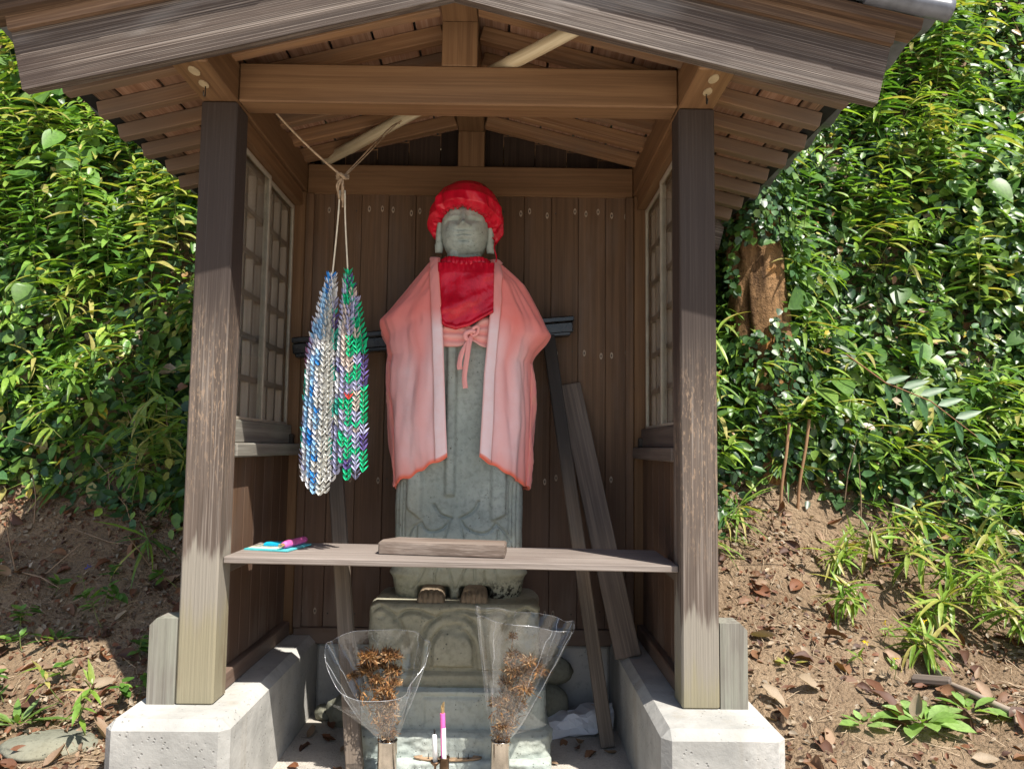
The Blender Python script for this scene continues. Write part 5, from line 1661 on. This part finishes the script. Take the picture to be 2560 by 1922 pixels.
T_BROADH = leaf_hi(0.36, 0.08, 0.22, peak=0.34)
T_OVH = leaf_hi(0.22, 0.07, 0.22, nseg=4, peak=0.40)
T_LANCEH = leaf_hi(0.075, 0.03, 0.38, peak=0.34)
T_NARROWH = leaf_hi(0.115, 0.05, 0.36, peak=0.38)
T_DEADH = [leaf_hi(0.24, 0.10, -0.18, 0.10, 0.5, wave=0.02), leaf_hi(0.27, 0.06, 0.35, 0.16, -0.6, wave=0.02), leaf_hi(0.20, 0.16, -0.35, 0.05, 0.9), leaf_hi(0.25, 0.02, 0.25, 0.30, 0.3, wave=0.03)]
# dense evergreen creeper: small glossy leaves
x, y = bank_points(88000)
z = surf(x, y)
gl_ = green_line(x, y)
dens = 0.85 + 0.7 * field(x, y, 1.4, 20.0) + 0.5 * field(x, y, 5.0, 23.0)
keep = (rng.uniform(0, 1, len(x)) < dens) & (z > gl_ + rng.normal(0, 0.05, len(x)))
x, y, z = x[keep], y[keep], z[keep]
nn = surf_normal(x, y)
off = np.abs(rng.normal(0, 0.06, len(x))) + mound(x, y) * rng.uniform(0.4, 1.0, len(x)) * sstep(0, 0.4, z - green_line(x, y))
P = np.stack([x, y, z], 1) + nn * off[:, None]
N = tilt(0.55 * nn + 0.6 * OUT, 0.42)
sz = rng.uniform(0.034, 0.082, len(x)) * (1 + 0.5 * (field(x, y, 1.1, 44.0) > 0.15))
cols = pick(PAL_GLOSSY, len(x), 0.8, 1.35)
lim = rng.uniform(0, 1, len(x)) < 0.14 + 0.10 * (x < 0) * (z > 1.6) + 0.35 * np.maximum(0, field(x, y, 1.6, 12.0))
cols[lim] = pick(PAL_LIME, lim.sum(), 0.7, 1.1)
dry = rng.uniform(0, 1, len(x)) < 0.035
cols[dry] = pick(np.array([(0.40, 0.24, 0.10), (0.55, 0.42, 0.06), (0.30, 0.15, 0.08), (0.50, 0.40, 0.28)]), dry.sum(), 0.7, 1.1)
V, Fq, C_ = leafset(P, in_plane(N, 0.8), N, sz, T_OVATE, cols)
tag(link('creeper_leaves', fast_mesh('creeper_leaves', V, Fq, C_), M_GLOSSY), 'dense glossy dark green creeper leaves covering the bank', 'creeper', kind='stuff')

# broad leaves of climbing vines in drifts
x, y = bank_points(9000)
z = surf(x, y)
d1 = field(x, y, 1.0, 61.0) + 0.25 * (z > 2.4) + 0.12 * (x > 1.6)
keep = (rng.uniform(0, 1, len(x)) < 1.1 * np.maximum(0, d1)) & (z > 1.35)
x, y, z = x[keep], y[keep], z[keep]
nn = surf_normal(x, y)
P = np.stack([x, y, z], 1) + nn * (rng.uniform(0.04, 0.16, len(x)) + mound(x, y))[:, None]
N = tilt(0.35 * nn + 0.8 * OUT, 0.32)
V, Fq, C_ = leafset(P, in_plane(N, 1.3), N, rng.uniform(0.07, 0.19, len(x)), T_BROADH, pick(PAL_GREEN, len(x), 0.75, 1.25))
tag(link('vine_leaves', fast_mesh('vine_leaves', V, Fq, C_), M_LEAF), 'drifts of broad mid green vine leaves climbing the bank', 'vine', kind='stuff')

# medium pointed leaves of young shrubs
x, y = bank_points(26000)
z = surf(x, y)
d1 = 0.45 + 1.2 * field(x, y, 1.5, 141.0) + 0.3 * (x > 0)
keep = (rng.uniform(0, 1, len(x)) < d1) & (z > green_line(x, y) + 0.1)
x, y, z = x[keep], y[keep], z[keep]
nn = surf_normal(x, y)
P = np.stack([x, y, z], 1) + nn * (rng.uniform(0.02, 0.16, len(x)) + mound(x, y))[:, None]
N = tilt(0.35 * nn + 0.8 * OUT, 0.42)
tone = 1.0 + 0.5 * field(x, y, 0.8, 151.0)
V, Fq, C_ = leafset(P, in_plane(N, 1.0), N, rng.uniform(0.05, 0.105, len(x)), T_OVH, pick(np.concatenate([PAL_GREEN, PAL_GREEN, PAL_GLOSSY, PAL_LIME[:4]]), len(x), 0.75, 1.25) * tone[:, None])
tag(link('shrub_leaves', fast_mesh('shrub_leaves', V, Fq, C_), M_LEAF), 'medium pointed green leaves of young shrubs crowding the bank', 'shrubs', kind='stuff')

# sprigs: bamboo grass and other lance leaves
def sprig(base, up, h, nl, ll, pal, tmpl, spread=1.0, lo=0.75, hi=1.2):
    """one stem with leaves; returns stem points and leaf arrays"""
    base = np.array(base, float)
    up = np.array(up, float)
    up /= np.linalg.norm(up)
    side = np.cross(up, rng.normal(size=3))
    side /= np.linalg.norm(side)
    bend = rng.uniform(0.05, 0.35) * h
    ts = np.linspace(0, 1, 5)
    pts = [base + up * h * t + side * bend * t * t - np.array([0, 0, 0.08 * h * t * t]) for t in ts]
    t = np.clip(rng.uniform(0.30, 1.0, nl) ** 0.7, 0, 1)
    P_ = base + up * h * t[:, None] + side * bend * (t ** 2)[:, None] - np.array([0, 0, 0.08 * h]) * (t ** 2)[:, None]
    a = rng.uniform(0, 2 * math.pi, nl)
    s2 = np.cross(up, side)
    D_ = side * np.cos(a)[:, None] * spread + s2 * np.sin(a)[:, None] * spread + up * rng.uniform(0.2, 0.9, (nl, 1))
    D_[:, 2] -= 0.25
    N_ = np.cross(np.cross(D_, np.array([0, 0, 1.0])), D_) + rng.normal(0, 0.25, (nl, 3))
    return pts, P_, D_, N_, ll * rng.uniform(0.6, 1.15, nl), pick(pal, nl, lo, hi)
def bulk(name, label, cat, n_, cond, h, nl, ll, pal, tmpl, m, spread=1.0, off=0.03, y0=0.9):
    x, y = bank_points(n_, y0=y0)
    z = surf(x, y)
    k = cond(x, y, z)
    x, y, z = x[k], y[k], z[k]
    nn = surf_normal(x, y)
    A = [[], [], [], [], []]
    SV, SF = [], []
    mo = mound(x, y) * 0.8 * (y > 1.2)
    for i in range(len(x)):
        r_ = sprig(np.array([x[i], y[i], z[i]]) + nn[i] * (off + mo[i]), 0.5 * nn[i] + np.array([rng.normal(0, 0.2), -0.15, 0.75]), h * rng.uniform(0.6, 1.3), nl, ll, pal, tmpl, spread)
        v, f = tube(r_[0], [0.0022, 0.002, 0.0018, 0.0014, 0.0008], 3, False)
        o_ = len(SV)
        SV += [tuple(q) for q in v]
        SF += [tuple(j + o_ for j in q) for q in f]
        for a_, b_ in zip(A, r_[1:]):
            a_.append(b_)
    P_, D_, N_, S_, C0 = (np.concatenate(a_) for a_ in A)
    V, Fq, C_ = leafset(P_, D_, N_, S_, tmpl, C0)
    o = tag(link(name, fast_mesh(name, V, Fq, C_), m), label, cat, kind='stuff')
    st = link('stems', mesh('stems', SV, SF, True, [(0.20, 0.22, 0.07)] * len(SV)), M_STEM, o)
    st['kind'] = 'stuff'
    return o
bulk('bamboo_grass', 'yellow green bamboo grass leaves standing all over the bank', 'bamboo grass', 950,
     lambda x, y, z: (z > green_line(x, y)) & (1.6 * field(x, y, 1.3, 71.0) + 0.10 * (x > 1.4) > rng.uniform(-0.25, 0.6, len(x))), 0.32, 10, 0.185, PAL_LIME, T_LANCEH, M_LEAF, 1.1)
bulk('leafy_undergrowth', 'mid green narrow leaved undergrowth mixed over the bank', 'undergrowth', 1100,
     lambda x, y, z: (z > green_line(x, y) + 0.15) & (field(x, y, 1.1, 83.0) > rng.uniform(-0.5, 0.45, len(x))), 0.26, 13, 0.125, np.concatenate([PAL_GREEN, PAL_LIME[:3]]), T_NARROWH, M_LEAF, 1.0)
bulk('grass_tufts', 'thin arching grass growing over the edge of the bank', 'grass', 900,
     lambda x, y, z: (z > green_line(x, y) - 0.12) & (z < green_line(x, y) + 0.55) & (field(x, y, 1.5, 97.0) > rng.uniform(-0.35, 0.3, len(x))), 0.06, 16, 0.24, np.concatenate([PAL_LIME, PAL_GREEN]), T_GRASS, M_LEAF, 0.8, 0.0)

# dry brown stalks and twigs caught in the growth
x, y = bank_points(520)
z = surf(x, y)
nn = surf_normal(x, y)
SV, SF = [], []
for i in range(len(x)):
    b0 = np.array([x[i], y[i], z[i]])
    d = tilt((0.6 * nn[i] + np.array([rng.normal(0, 0.7), 0, rng.normal(0.3, 0.6)]))[None], 0.3)[0]
    l = rng.uniform(0.10, 0.38)
    v, f = tube([b0, b0 + d * l * 0.5 + rng.normal(0, 0.01, 3), b0 + d * l], [0.0035, 0.0028, 0.0015], 4, False)
    o_ = len(SV)
    SV += [tuple(q) for q in v]
    SF += [tuple(j + o_ for j in q) for q in f]
tag(link('dry_twigs', mesh('dry_twigs', SV, SF, True, [(0.30, 0.21, 0.14)] * len(SV)), M_STEM), 'thin dry brown twigs sticking out of the green bank', 'twigs', kind='stuff')

# plants one can tell apart
def plant(name, label, cat, base, group, sprigs, tmpl, m, stem_r=0.003, stem_col=(0.16, 0.20, 0.06)):
    T = thing(name, label, cat, tuple(base), group)
    A = [[], [], [], [], []]
    for r_ in sprigs:
        v, f = tube(r_[0], [stem_r, stem_r * 0.9, stem_r * 0.8, stem_r * 0.6, stem_r * 0.3], 5, False)
        link('stem', mesh('stem', v, f, True, [stem_col] * len(v)), M_STEM, T)
        for a_, b_ in zip(A, r_[1:]):
            a_.append(b_)
    P_, D_, N_, S_, C0 = (np.concatenate(a_) for a_ in A)
    V, Fq, C_ = leafset(P_, D_, N_, S_, tmpl, C0)
    o = link('foliage', fast_mesh('foliage', V, Fq, C_), m, T)
    o['kind'] = 'stuff'
    return T
def at(x, y, dz=0.0):
    return np.array([x, y, float(surf(np.array([x]), np.array([y]))[0]) + dz])
# upright weeds with spiralled narrow leaves
def upright(x, y, h, nl, pal, lean=0.0):
    b0 = at(x, y)
    up = np.array([rng.normal(lean, 0.12), -0.28 + rng.normal(0, 0.08), 1.0])
    up /= np.linalg.norm(up)
    ts = np.linspace(0, 1, 5)
    pts = [b0 + up * h * t for t in ts]
    t = np.linspace(0.25, 1.0, nl)
    a = np.arange(nl) * 2.4 + rng.uniform(0, 6)
    s1 = np.cross(up, [0, 1, 0])
    s1 /= np.linalg.norm(s1)
    s2 = np.cross(up, s1)
    D_ = s1 * np.cos(a)[:, None] + s2 * np.sin(a)[:, None] + up * (0.15 + 1.1 * np.clip((t - 0.75) / 0.25, 0, 1) ** 2)[:, None]
    P_ = b0 + up * h * t[:, None]
    N_ = np.cross(np.cross(D_, up), D_) + rng.normal(0, 0.2, (nl, 3))
    S_ = 0.165 * (1.1 - 0.75 * np.clip((t - 0.6) / 0.4, 0, 1)) * rng.uniform(0.8, 1.15, nl)
    C0 = pick(pal, nl, 0.85, 1.2)
    return pts, P_, D_, N_, S_, C0
spots = []
for k in range(70):
    s = -1 if k % 2 else 1
    spots.append((s * rng.uniform(1.25, 3.1), rng.uniform(1.75, 2.65)))
for (px_, py_) in spots:
    if abs(px_ - 0.172) / (py_ + 2.6) > 0.72:
        continue
    lm_ = rng.uniform() < 0.6
    plant('upright_weed', 'tall upright %s weed with narrow leaves on the bank behind the %s eave' % ('yellow green' if lm_ else 'mid green', 'crane side' if px_ < 0 else 'plank side'), 'weed', at(px_, py_), 'upright weeds on the bank', [upright(px_, py_, rng.uniform(0.5, 0.95), 38, PAL_LIME if lm_ else PAL_GREEN)], T_NARROWH, M_LEAF)
# bamboo shoots leaning out over the bare soil on the plank side
for (px_, py_, h) in ((1.86, 0.95, 0.22), (2.0, 0.85, 0.26), (2.15, 0.78, 0.24), (2.28, 0.70, 0.28), (2.42, 0.62, 0.25), (1.95, 0.62, 0.20), (2.2, 0.52, 0.22), (2.05, 1.05, 0.26), (2.35, 0.92, 0.3), (2.5, 0.8, 0.3), (1.72, 0.92, 0.18), (2.1, 0.66, 0.22), (2.3, 0.5, 0.2), (1.62, 0.66, 0.15), (2.45, 0.42, 0.2), (1.80, 0.42, 0.13)):
    sp = [sprig(at(px_, py_), (rng.normal(-0.35, 0.3), -0.45, 0.7), h * rng.uniform(0.8, 1.2), 12, 0.135, PAL_LIME, T_LANCEH, 1.0) for q in range(3)]
    plant('bamboo_shoot', 'small bamboo grass shoot arching over the bare soil beside the plinth', 'bamboo grass', at(px_, py_), 'bamboo shoots on the bare soil', sp, T_LANCEH, M_LEAF, 0.0022)
# rosette weeds
def rosette(name, label, x, y, n_, ll, tmpl, pal, rise=0.5):
    T = thing(name, label, 'weed', tuple(at(x, y)))
    a = np.arange(n_) * 2.4 + rng.uniform(0, 6)
    t = np.linspace(0, 1, n_)
    D_ = np.stack([np.cos(a), np.sin(a), rise * (1.2 - t)], 1)
    P_ = at(x, y, 0.012) + D_ * 0.02 * np.array([1, 1, 0.3])
    N_ = np.tile([0, 0, 1.0], (n_, 1)) + rng.normal(0, 0.15, (n_, 3))
    S_ = ll * (0.6 + 0.5 * t) * rng.uniform(0.85, 1.1, n_)
    C0 = pick(pal, n_, 0.85, 1.15)
    for i in range(n_):
        V, Fq, C_ = leafset(P_[i:i + 1], D_[i:i + 1], N_[i:i + 1], S_[i:i + 1], tmpl, C0[i:i + 1])
        link('leaf', fast_mesh('leaf', V, Fq, C_), M_LEAF, T)
    return T
T_ROS = leaf_hi(0.23, 0.07, 0.30, peak=0.60, wave=0.012)
PAL_ROS = np.array([(0.22, 0.36, 0.09), (0.27, 0.41, 0.13), (0.19, 0.33, 0.075)])
rosette('rosette_weed', 'large light green weed rosette with rounded leaves on the soil', 1.54, 0.0, 18, 0.135, T_ROS, PAL_ROS, 0.7)
rosette('rosette_weed', 'pale broad leaved weed beside the curved stick', 1.73, 0.06, 8, 0.11, T_ROS, PAL_ROS, 0.8)
rosette('rosette_weed', 'small bright weed rosette among brown leaves near the plinth', 1.34, -0.02, 8, 0.075, T_OVATE, PAL_ROS, 0.5)
rosette('rosette_weed', 'spiky narrow leaved weed rosette on soil beside the crane side plinth', -1.50, 0.20, 13, 0.15, T_NARROW, PAL_ROS * 0.75, 1.1)
rosette('rosette_weed', 'tiny weed seedling beside the short block of the plank side post', 1.22, 0.30, 6, 0.05, T_OVATE, PAL_LIME, 0.6)
rosette('rosette_weed', 'long leaved weed with dark blades in the shelter shade', -1.62, 0.62, 9, 0.11, T_NARROW, PAL_GREEN, 0.7)
def sapling(label, x, y, h, n_, ll, pal):
    plant('small_weed', label, 'weed', at(x, y), 'small weeds in the shelter shade', [sprig(at(x, y), (rng.normal(0, 0.4), -0.2, 0.8), h, n_, ll, pal, T_OVATE, 1.2)], T_OVATE, M_LEAF, 0.002)
for k in range(26):
    sapling('small leafy weed growing on the soil in the shelter shade', rng.uniform(-2.1, -1.15), rng.uniform(0.25, 0.95), rng.uniform(0.06, 0.16), 8, 0.055, PAL_GREEN)
for k, (px_, py_) in enumerate(((-1.30, 0.22), (-1.22, 0.12), (-1.40, 0.30))):
    plant('arching_weed', 'arching weed with paired pointed leaves reaching into the sun', 'weed', at(px_, py_), 'arching weeds near the crane side plinth', [sprig(at(px_, py_), (rng.normal(0.3, 0.5), -0.5, 0.6), 0.2, 7, 0.085, PAL_LIME, T_NARROW, 1.1)], T_NARROW, M_LEAF, 0.0025)
# yellow flowered weeds
for (px_, py_) in ((1.66, 0.50), (1.72, 0.44), (1.60, 0.30), (1.52, 0.36), (1.80, 0.50)):
    T = plant('flowering_weed', 'small weed with tiny yellow flowers on the bare soil', 'weed', at(px_, py_), 'yellow flowered weeds', [sprig(at(px_, py_), (rng.normal(0, 0.4), -0.3, 0.7), 0.08, 10, 0.045, PAL_LIME, T_NARROW, 1.1)], T_NARROW, M_LEAF, 0.0015)
    c = at(px_, py_, 0.085) + rng.normal(0, 0.01, 3)
    D_ = unit(9)
    V, Fq, C_ = leafset(np.tile(c, (9, 1)), D_, unit(9), np.full(9, 0.012), T_PETAL, np.tile((0.85, 0.62, 0.02), (9, 1)))
    link('flower', fast_mesh('flower', V, Fq, C_), M_PETAL, T)
# blue dayflowers
for (px_, py_) in ((-1.63, 0.86), (-1.76, 0.02)):
    T = plant('blue_flower', 'thin weed stem with one tiny blue flower', 'weed', at(px_, py_), 'tiny blue flowers', [sprig(at(px_, py_), (0, -0.2, 1), 0.14, 4, 0.04, PAL_GREEN, T_NARROW, 1.0)], T_NARROW, M_LEAF, 0.0015)
    c = at(px_, py_, 0.15)
    V, Fq, C_ = leafset(np.tile(c, (5, 1)), unit(5), unit(5), np.full(5, 0.016), T_PETAL, np.tile((0.02, 0.06, 0.65), (5, 1)))
    link('flower', fast_mesh('flower', V, Fq, C_), M_PETAL, T)
# compound leaf branch
T = thing('compound_leaf', 'drooping feathered branch of large paired leaflets over the dark hollow', 'branch', tuple(at(2.1, 1.3, 0.25)))
r0 = np.array([2.02, 1.16, 1.50])
r1 = np.array([2.40, 1.06, 1.24])
v, f = tube([r0 - (0.10, -0.20, -0.16), r0, r0 * 0.5 + r1 * 0.5 + (0, 0, 0.04), r1], [0.004, 0.0035, 0.003, 0.002], 6, False)
link('stem', mesh('stem', v, f, True, [(0.24, 0.12, 0.06)] * len(v)), M_STEM, T)
for k in range(11):
    t = (k // 2) / 5.2
    p = r0 * (1 - t) + r1 * t + np.array([0, 0, 0.04 * 4 * t * (1 - t)])
    dirv = np.array([0.25 + 0.5 * (k % 2), -0.1, -1.0 if k % 2 == 0 else 0.25]) if k < 10 else np.array([1.0, -0.1, -0.55])
    V, Fq, C_ = leafset(p[None], dirv[None], np.array([[0.1, -0.8, 0.5]]), [0.125 * rng.uniform(0.85, 1.1)], leaf_template(0.17, 0.14, 0.03, 0.1), pick(np.array([(0.07, 0.16, 0.06)]), 1, 0.9, 1.2))
    link('leaflet', fast_mesh('leaflet', V, Fq, C_), M_LEAF, T)

# rotten tree stump wrapped by the creeper
def m_bark():
    g = G('rotten bark')
    v = g.obj(False)
    n1 = g.noise(g.map(v, (10, 10, 2.2)), 1.0, 6, 0.65)
    n2 = g.noise(v, 38.0, 5, 0.7)
    n3 = g.noise(v, 5.0, 3, 0.5)
    c = g.mix(g.rng(n1, 0.32, 0.62), (0.06, 0.035, 0.02), (0.30, 0.175, 0.085))
    c = g.mix(g.rng(n3, 0.5, 0.68, 0, 0.7), c, (0.48, 0.22, 0.06))
    c = g.mix(g.rng(n2, 0.52, 0.7, 0, 0.8), c, (0.035, 0.022, 0.014))
    return g.done(c, 0.95, g.bump(g.math('ADD', n1, n2), 0.9, 0.03), spec=0.1)
M_BARK = m_bark()
V, Fc = [], []
nr_, nc_ = 60, 64
for j in range(nr_):
    t = j / (nr_ - 1)
    cx_, cy_, cz_ = 1.58 - 0.08 * t, 1.46 + 0.12 * t, 0.85 + 1.75 * t
    for i in range(nc_):
        a = 2 * math.pi * i / nc_
        r_ = (0.19 - 0.05 * t) * (1 + 0.16 * nz(math.cos(a) * 1.6, math.sin(a) * 1.6, t * 3) + 0.10 * nz(math.cos(a) * 6, math.sin(a) * 6, t * 5) + 0.06 * nz(math.cos(a) * 15, math.sin(a) * 15, t * 9))
        r_ *= 1 - 0.35 * max(0, nz(math.cos(a) * 2.5 + 7, math.sin(a) * 2.5, t * 6) - 0.15)
        V.append((cx_ + r_ * math.cos(a), cy_ + r_ * 0.8 * math.sin(a), cz_ + 0.03 * nz(a * 3, 1.0) * (t > 0.98)))
Fc = grid_faces(nr_, nc_, True)
Fc.append([(nr_ - 1) * nc_ + i for i in range(nc_)])
STUMP = thing('tree_stump', 'rotten orange brown tree trunk half hidden by creeper beside the shelter', 'tree stump', (1.58, 1.46, 0.95))
link('trunk', mesh('trunk', V, Fc, True), M_BARK, STUMP)
# creeper over its upper part
n_ = 5200
t = rng.uniform(0.12, 1.08, n_)
a = rng.uniform(0, 2 * math.pi, n_)
gapm = np.array([mnoise.noise(Vector((math.cos(q) * 1.6, math.sin(q) * 1.6, w * 3.2 + 5))) for q, w in zip(a, t)])
k = (t > 0.80) | (gapm > 0.30) | (t < 0.52)
t, a = t[k], a[k]
rad = (0.215 - 0.05 * t) + np.abs(rng.normal(0, 0.045, len(t)))
P = np.stack([1.58 - 0.08 * t + rad * np.cos(a), 1.46 + 0.12 * t + rad * 0.8 * np.sin(a), 0.85 + 1.75 * t], 1)
N = np.stack([np.cos(a), np.sin(a), 0.5 * np.ones(len(t))], 1) + rng.normal(0, 0.4, (len(t), 3))
V, Fq, C_ = leafset(P, in_plane(N / np.linalg.norm(N, axis=1, keepdims=True), 1.2), N, rng.uniform(0.025, 0.055, len(t)), T_BROAD, pick(PAL_GLOSSY, len(t), 0.8, 1.4))
o = link('creeper', fast_mesh('creeper', V, Fq, C_), M_GLOSSY, STUMP)
o['kind'] = 'stuff'
# two bare saplings in front of it
for k, (pts, lab) in enumerate(([[(1.50, 1.18, 0.80), (1.51, 1.17, 1.0), (1.53, 1.16, 1.15), (1.55, 1.17, 1.30)], 0], [[(1.60, 1.22, 0.82), (1.61, 1.21, 1.0), (1.64, 1.20, 1.18), (1.66, 1.20, 1.32)], 1])):
    v, f = tube(spline(pts, 4), 0.008, 8)
    T = thing('bare_sapling', 'thin bare brown sapling stem with a leafy tip below the stump', 'sapling', pts[0], 'bare saplings below the stump')
    link('stem', mesh('stem', v, f, True, [(0.30, 0.17, 0.09)] * len(v)), M_STEM, T)
    r_ = sprig(np.array(pts[-1]) - (0, 0, 0.05), (0.1, -0.3, 1), 0.16, 26, 0.05, PAL_LIME, T_OVATE, 1.4)
    V, Fq, C_ = leafset(r_[1], r_[2], r_[3], r_[4], T_OVATE, r_[5])
    o = link('foliage', fast_mesh('foliage', V, Fq, C_), M_LEAF, T)
    o['kind'] = 'stuff'

# ------------------------------------------------------------------ litter on the soil
def soil_points(n_, sides=(-1, 1)):
    X, Y = [], []
    tot = 0
    while tot < n_:
        x = rng.uniform(-2.6, 2.9, 30000)
        y = rng.uniform(-0.55, 1.4, 30000)
        k = ~((np.abs(x) < 1.05) & (y < 1.2)) & ((np.abs(x - 0.172) / (y + 2.6)) < 0.78)
        k &= ~((np.abs(x) < 1.0))
        X.append(x[k])
        Y.append(y[k])
        tot += k.sum()
    return np.concatenate(X)[:n_], np.concatenate(Y)[:n_]
x, y = soil_points(12000)
z = surf(x, y)
k = (z < green_line(x, y) + 0.2) & (field(x, y, 2.6, 55.0) + 0.5 * field(x, y, 8.0, 57.0) > rng.uniform(-0.55, 0.6, len(x)) - 0.35 * (x < 0))
x, y, z = x[k], y[k], z[k]
nn = surf_normal(x, y)
P = np.stack([x, y, z], 1) + nn * rng.uniform(0.001, 0.014, (len(x), 1))
N = tilt(nn, 0.45)
n2 = len(x) // 2
cc = pick(PAL_DEAD, len(x), 0.55, 1.05)
S = rng.uniform(0.010, 0.034, len(x))
for tm, sl in ((T_DEAD, slice(0, n2)), (T_DEAD2, slice(n2, None))):
    V, Fq, C_ = leafset(P[sl], in_plane(N[sl]), N[sl], S[sl], tm, cc[sl])
    tag(link('leaf_litter', fast_mesh('leaf_litter', V, Fq, C_), M_DEAD), 'small brown leaf litter scattered thickly over the bare soil' if sl.start == 0 else 'crumbled pale leaf litter scattered over the bare soil', 'leaf litter', kind='stuff')
SV, SF = [], []
x, y = soil_points(1500)
z = surf(x, y)
nn = surf_normal(x, y)
D_ = in_plane(nn)
for i in range(len(x)):
    b0 = np.array([x[i], y[i], z[i]]) + nn[i] * 0.004
    l = rng.uniform(0.015, 0.09)
    d = D_[i] + nn[i] * rng.normal(0.1, 0.15)
    v, f = tube([b0, b0 + d * l * 0.5 + rng.normal(0, 0.003, 3), b0 + d * l], [0.0016, 0.0013, 0.0008], 3, False)
    o_ = len(SV)
    SV += [tuple(q) for q in v]
    SF += [tuple(j + o_ for j in q) for q in f]
tag(link('straw', mesh('straw', SV, SF, True, [(0.42, 0.32, 0.21)] * len(SV)), M_STEM), 'dry straw and twig bits lying over the bare soil', 'straw', kind='stuff')
# larger fallen leaves, each its own
x, y = soil_points(300)
nn = surf_normal(x, y)
D_ = in_plane(nn)
FL = []
FLN = ['reddish brown', 'brown', 'tan', 'dark brown', 'pale straw', 'rust brown']
for q in range(10):
    c0 = PAL_DEAD[[q % 6]] * (0.9 if q < 6 else 1.1)
    V, Fq, C_ = leafset(np.zeros((1, 3)), np.array([[0, 1.0, 0]]), np.array([[0, 0, 1.0]]), [1.0], T_DEADH[q % 4], c0)
    me = fast_mesh('fallen_leaf', V, Fq, C_)
    me.materials.append(M_DEAD)
    FL.append(me)
def fallen(px_, py_, pz_, n0, d0, s, label, group):
    zz = Vector(n0).normalized()
    yy = (Vector(d0) - zz * Vector(d0).dot(zz)).normalized()
    xx = yy.cross(zz)
    mw = Matrix((xx, yy, zz)).transposed().to_4x4()
    mw = Matrix.Translation((px_, py_, pz_)) @ mw @ Matrix.Scale(s, 4)
    q = int(rng.integers(0, 10))
    tag(link('fallen_leaf', FL[q], None, None, mw), 'dry fallen %s leaf with %s edges %s' % (FLN[q % 6], 'raised' if q % 4 in (0, 2) else 'drooping', label), 'leaf', group)
for i in range(len(x)):
    zz = float(surf(x[i:i + 1], y[i:i + 1])[0])
    if zz > float(green_line(x[i:i + 1], y[i:i + 1])[0]) + 0.05:
        continue
    fallen(x[i], y[i], zz + 0.010, nn[i] + rng.normal(0, 0.35, 3), D_[i], rng.uniform(0.055, 0.105),
           'on the soil beside the crane side post' if x[i] < 0 else 'on the soil beside the plank side post', 'fallen leaves on the soil')
for (px_, py_, s) in ((-0.60, 0.62, 0.07), (-0.53, 0.66, 0.08), (-0.57, 0.55, 0.06), (-0.48, 0.60, 0.06), (-0.52, 0.72, 0.07), (-0.44, 0.48, 0.05), (0.50, 0.60, 0.08), (0.47, 0.55, 0.06), (0.54, 0.50, 0.07), (0.62, 0.50, 0.05), (0.43, 0.62, 0.06), (-0.40, 0.30, 0.05), (-0.56, 0.34, 0.05), (0.36, 0.40, 0.03), (-0.60, 0.75, 0.06)):
    fallen(px_, py_, 0.006, np.array([0, 0, 1]) + rng.normal(0, 0.3, 3), rng.normal(size=3), s, 'on the gritty floor inside the shelter', 'fallen leaves inside the shelter')
# stick, wood chip, flat stone
v, f = tube(spline([at(1.78, 0.42, 0.02), at(1.775, 0.30, 0.02), at(1.79, 0.16, 0.018), at(1.86, 0.03, 0.015), at(1.95, -0.04, 0.02)], 6), 0.012, 8)
tag(link('curved_stick', mesh('curved_stick', v, f, True, [(0.30, 0.24, 0.19)] * len(v)), M_STEM), 'curved grey brown stick lying on the soil by the pale weed', 'stick')
c = at(1.70, 0.24, 0.02)
tag(member('wood_chip', c + (-0.05, 0.03, 0.0), c + (0.05, -0.04, 0.01), 0.06, 0.022, M_LEAN, None, b=0.004), 'short broken piece of old board lying on the soil', 'wood chip')
c = at(-1.32, 0.10)
pebble('flat_stone', (c[0], c[1], c[2] - 0.01), (0.15, 0.12, 0.035), 33.0, 'flat grey stone half sunk in the soil beside the plinth', M_OLDSTONE, 0.15)
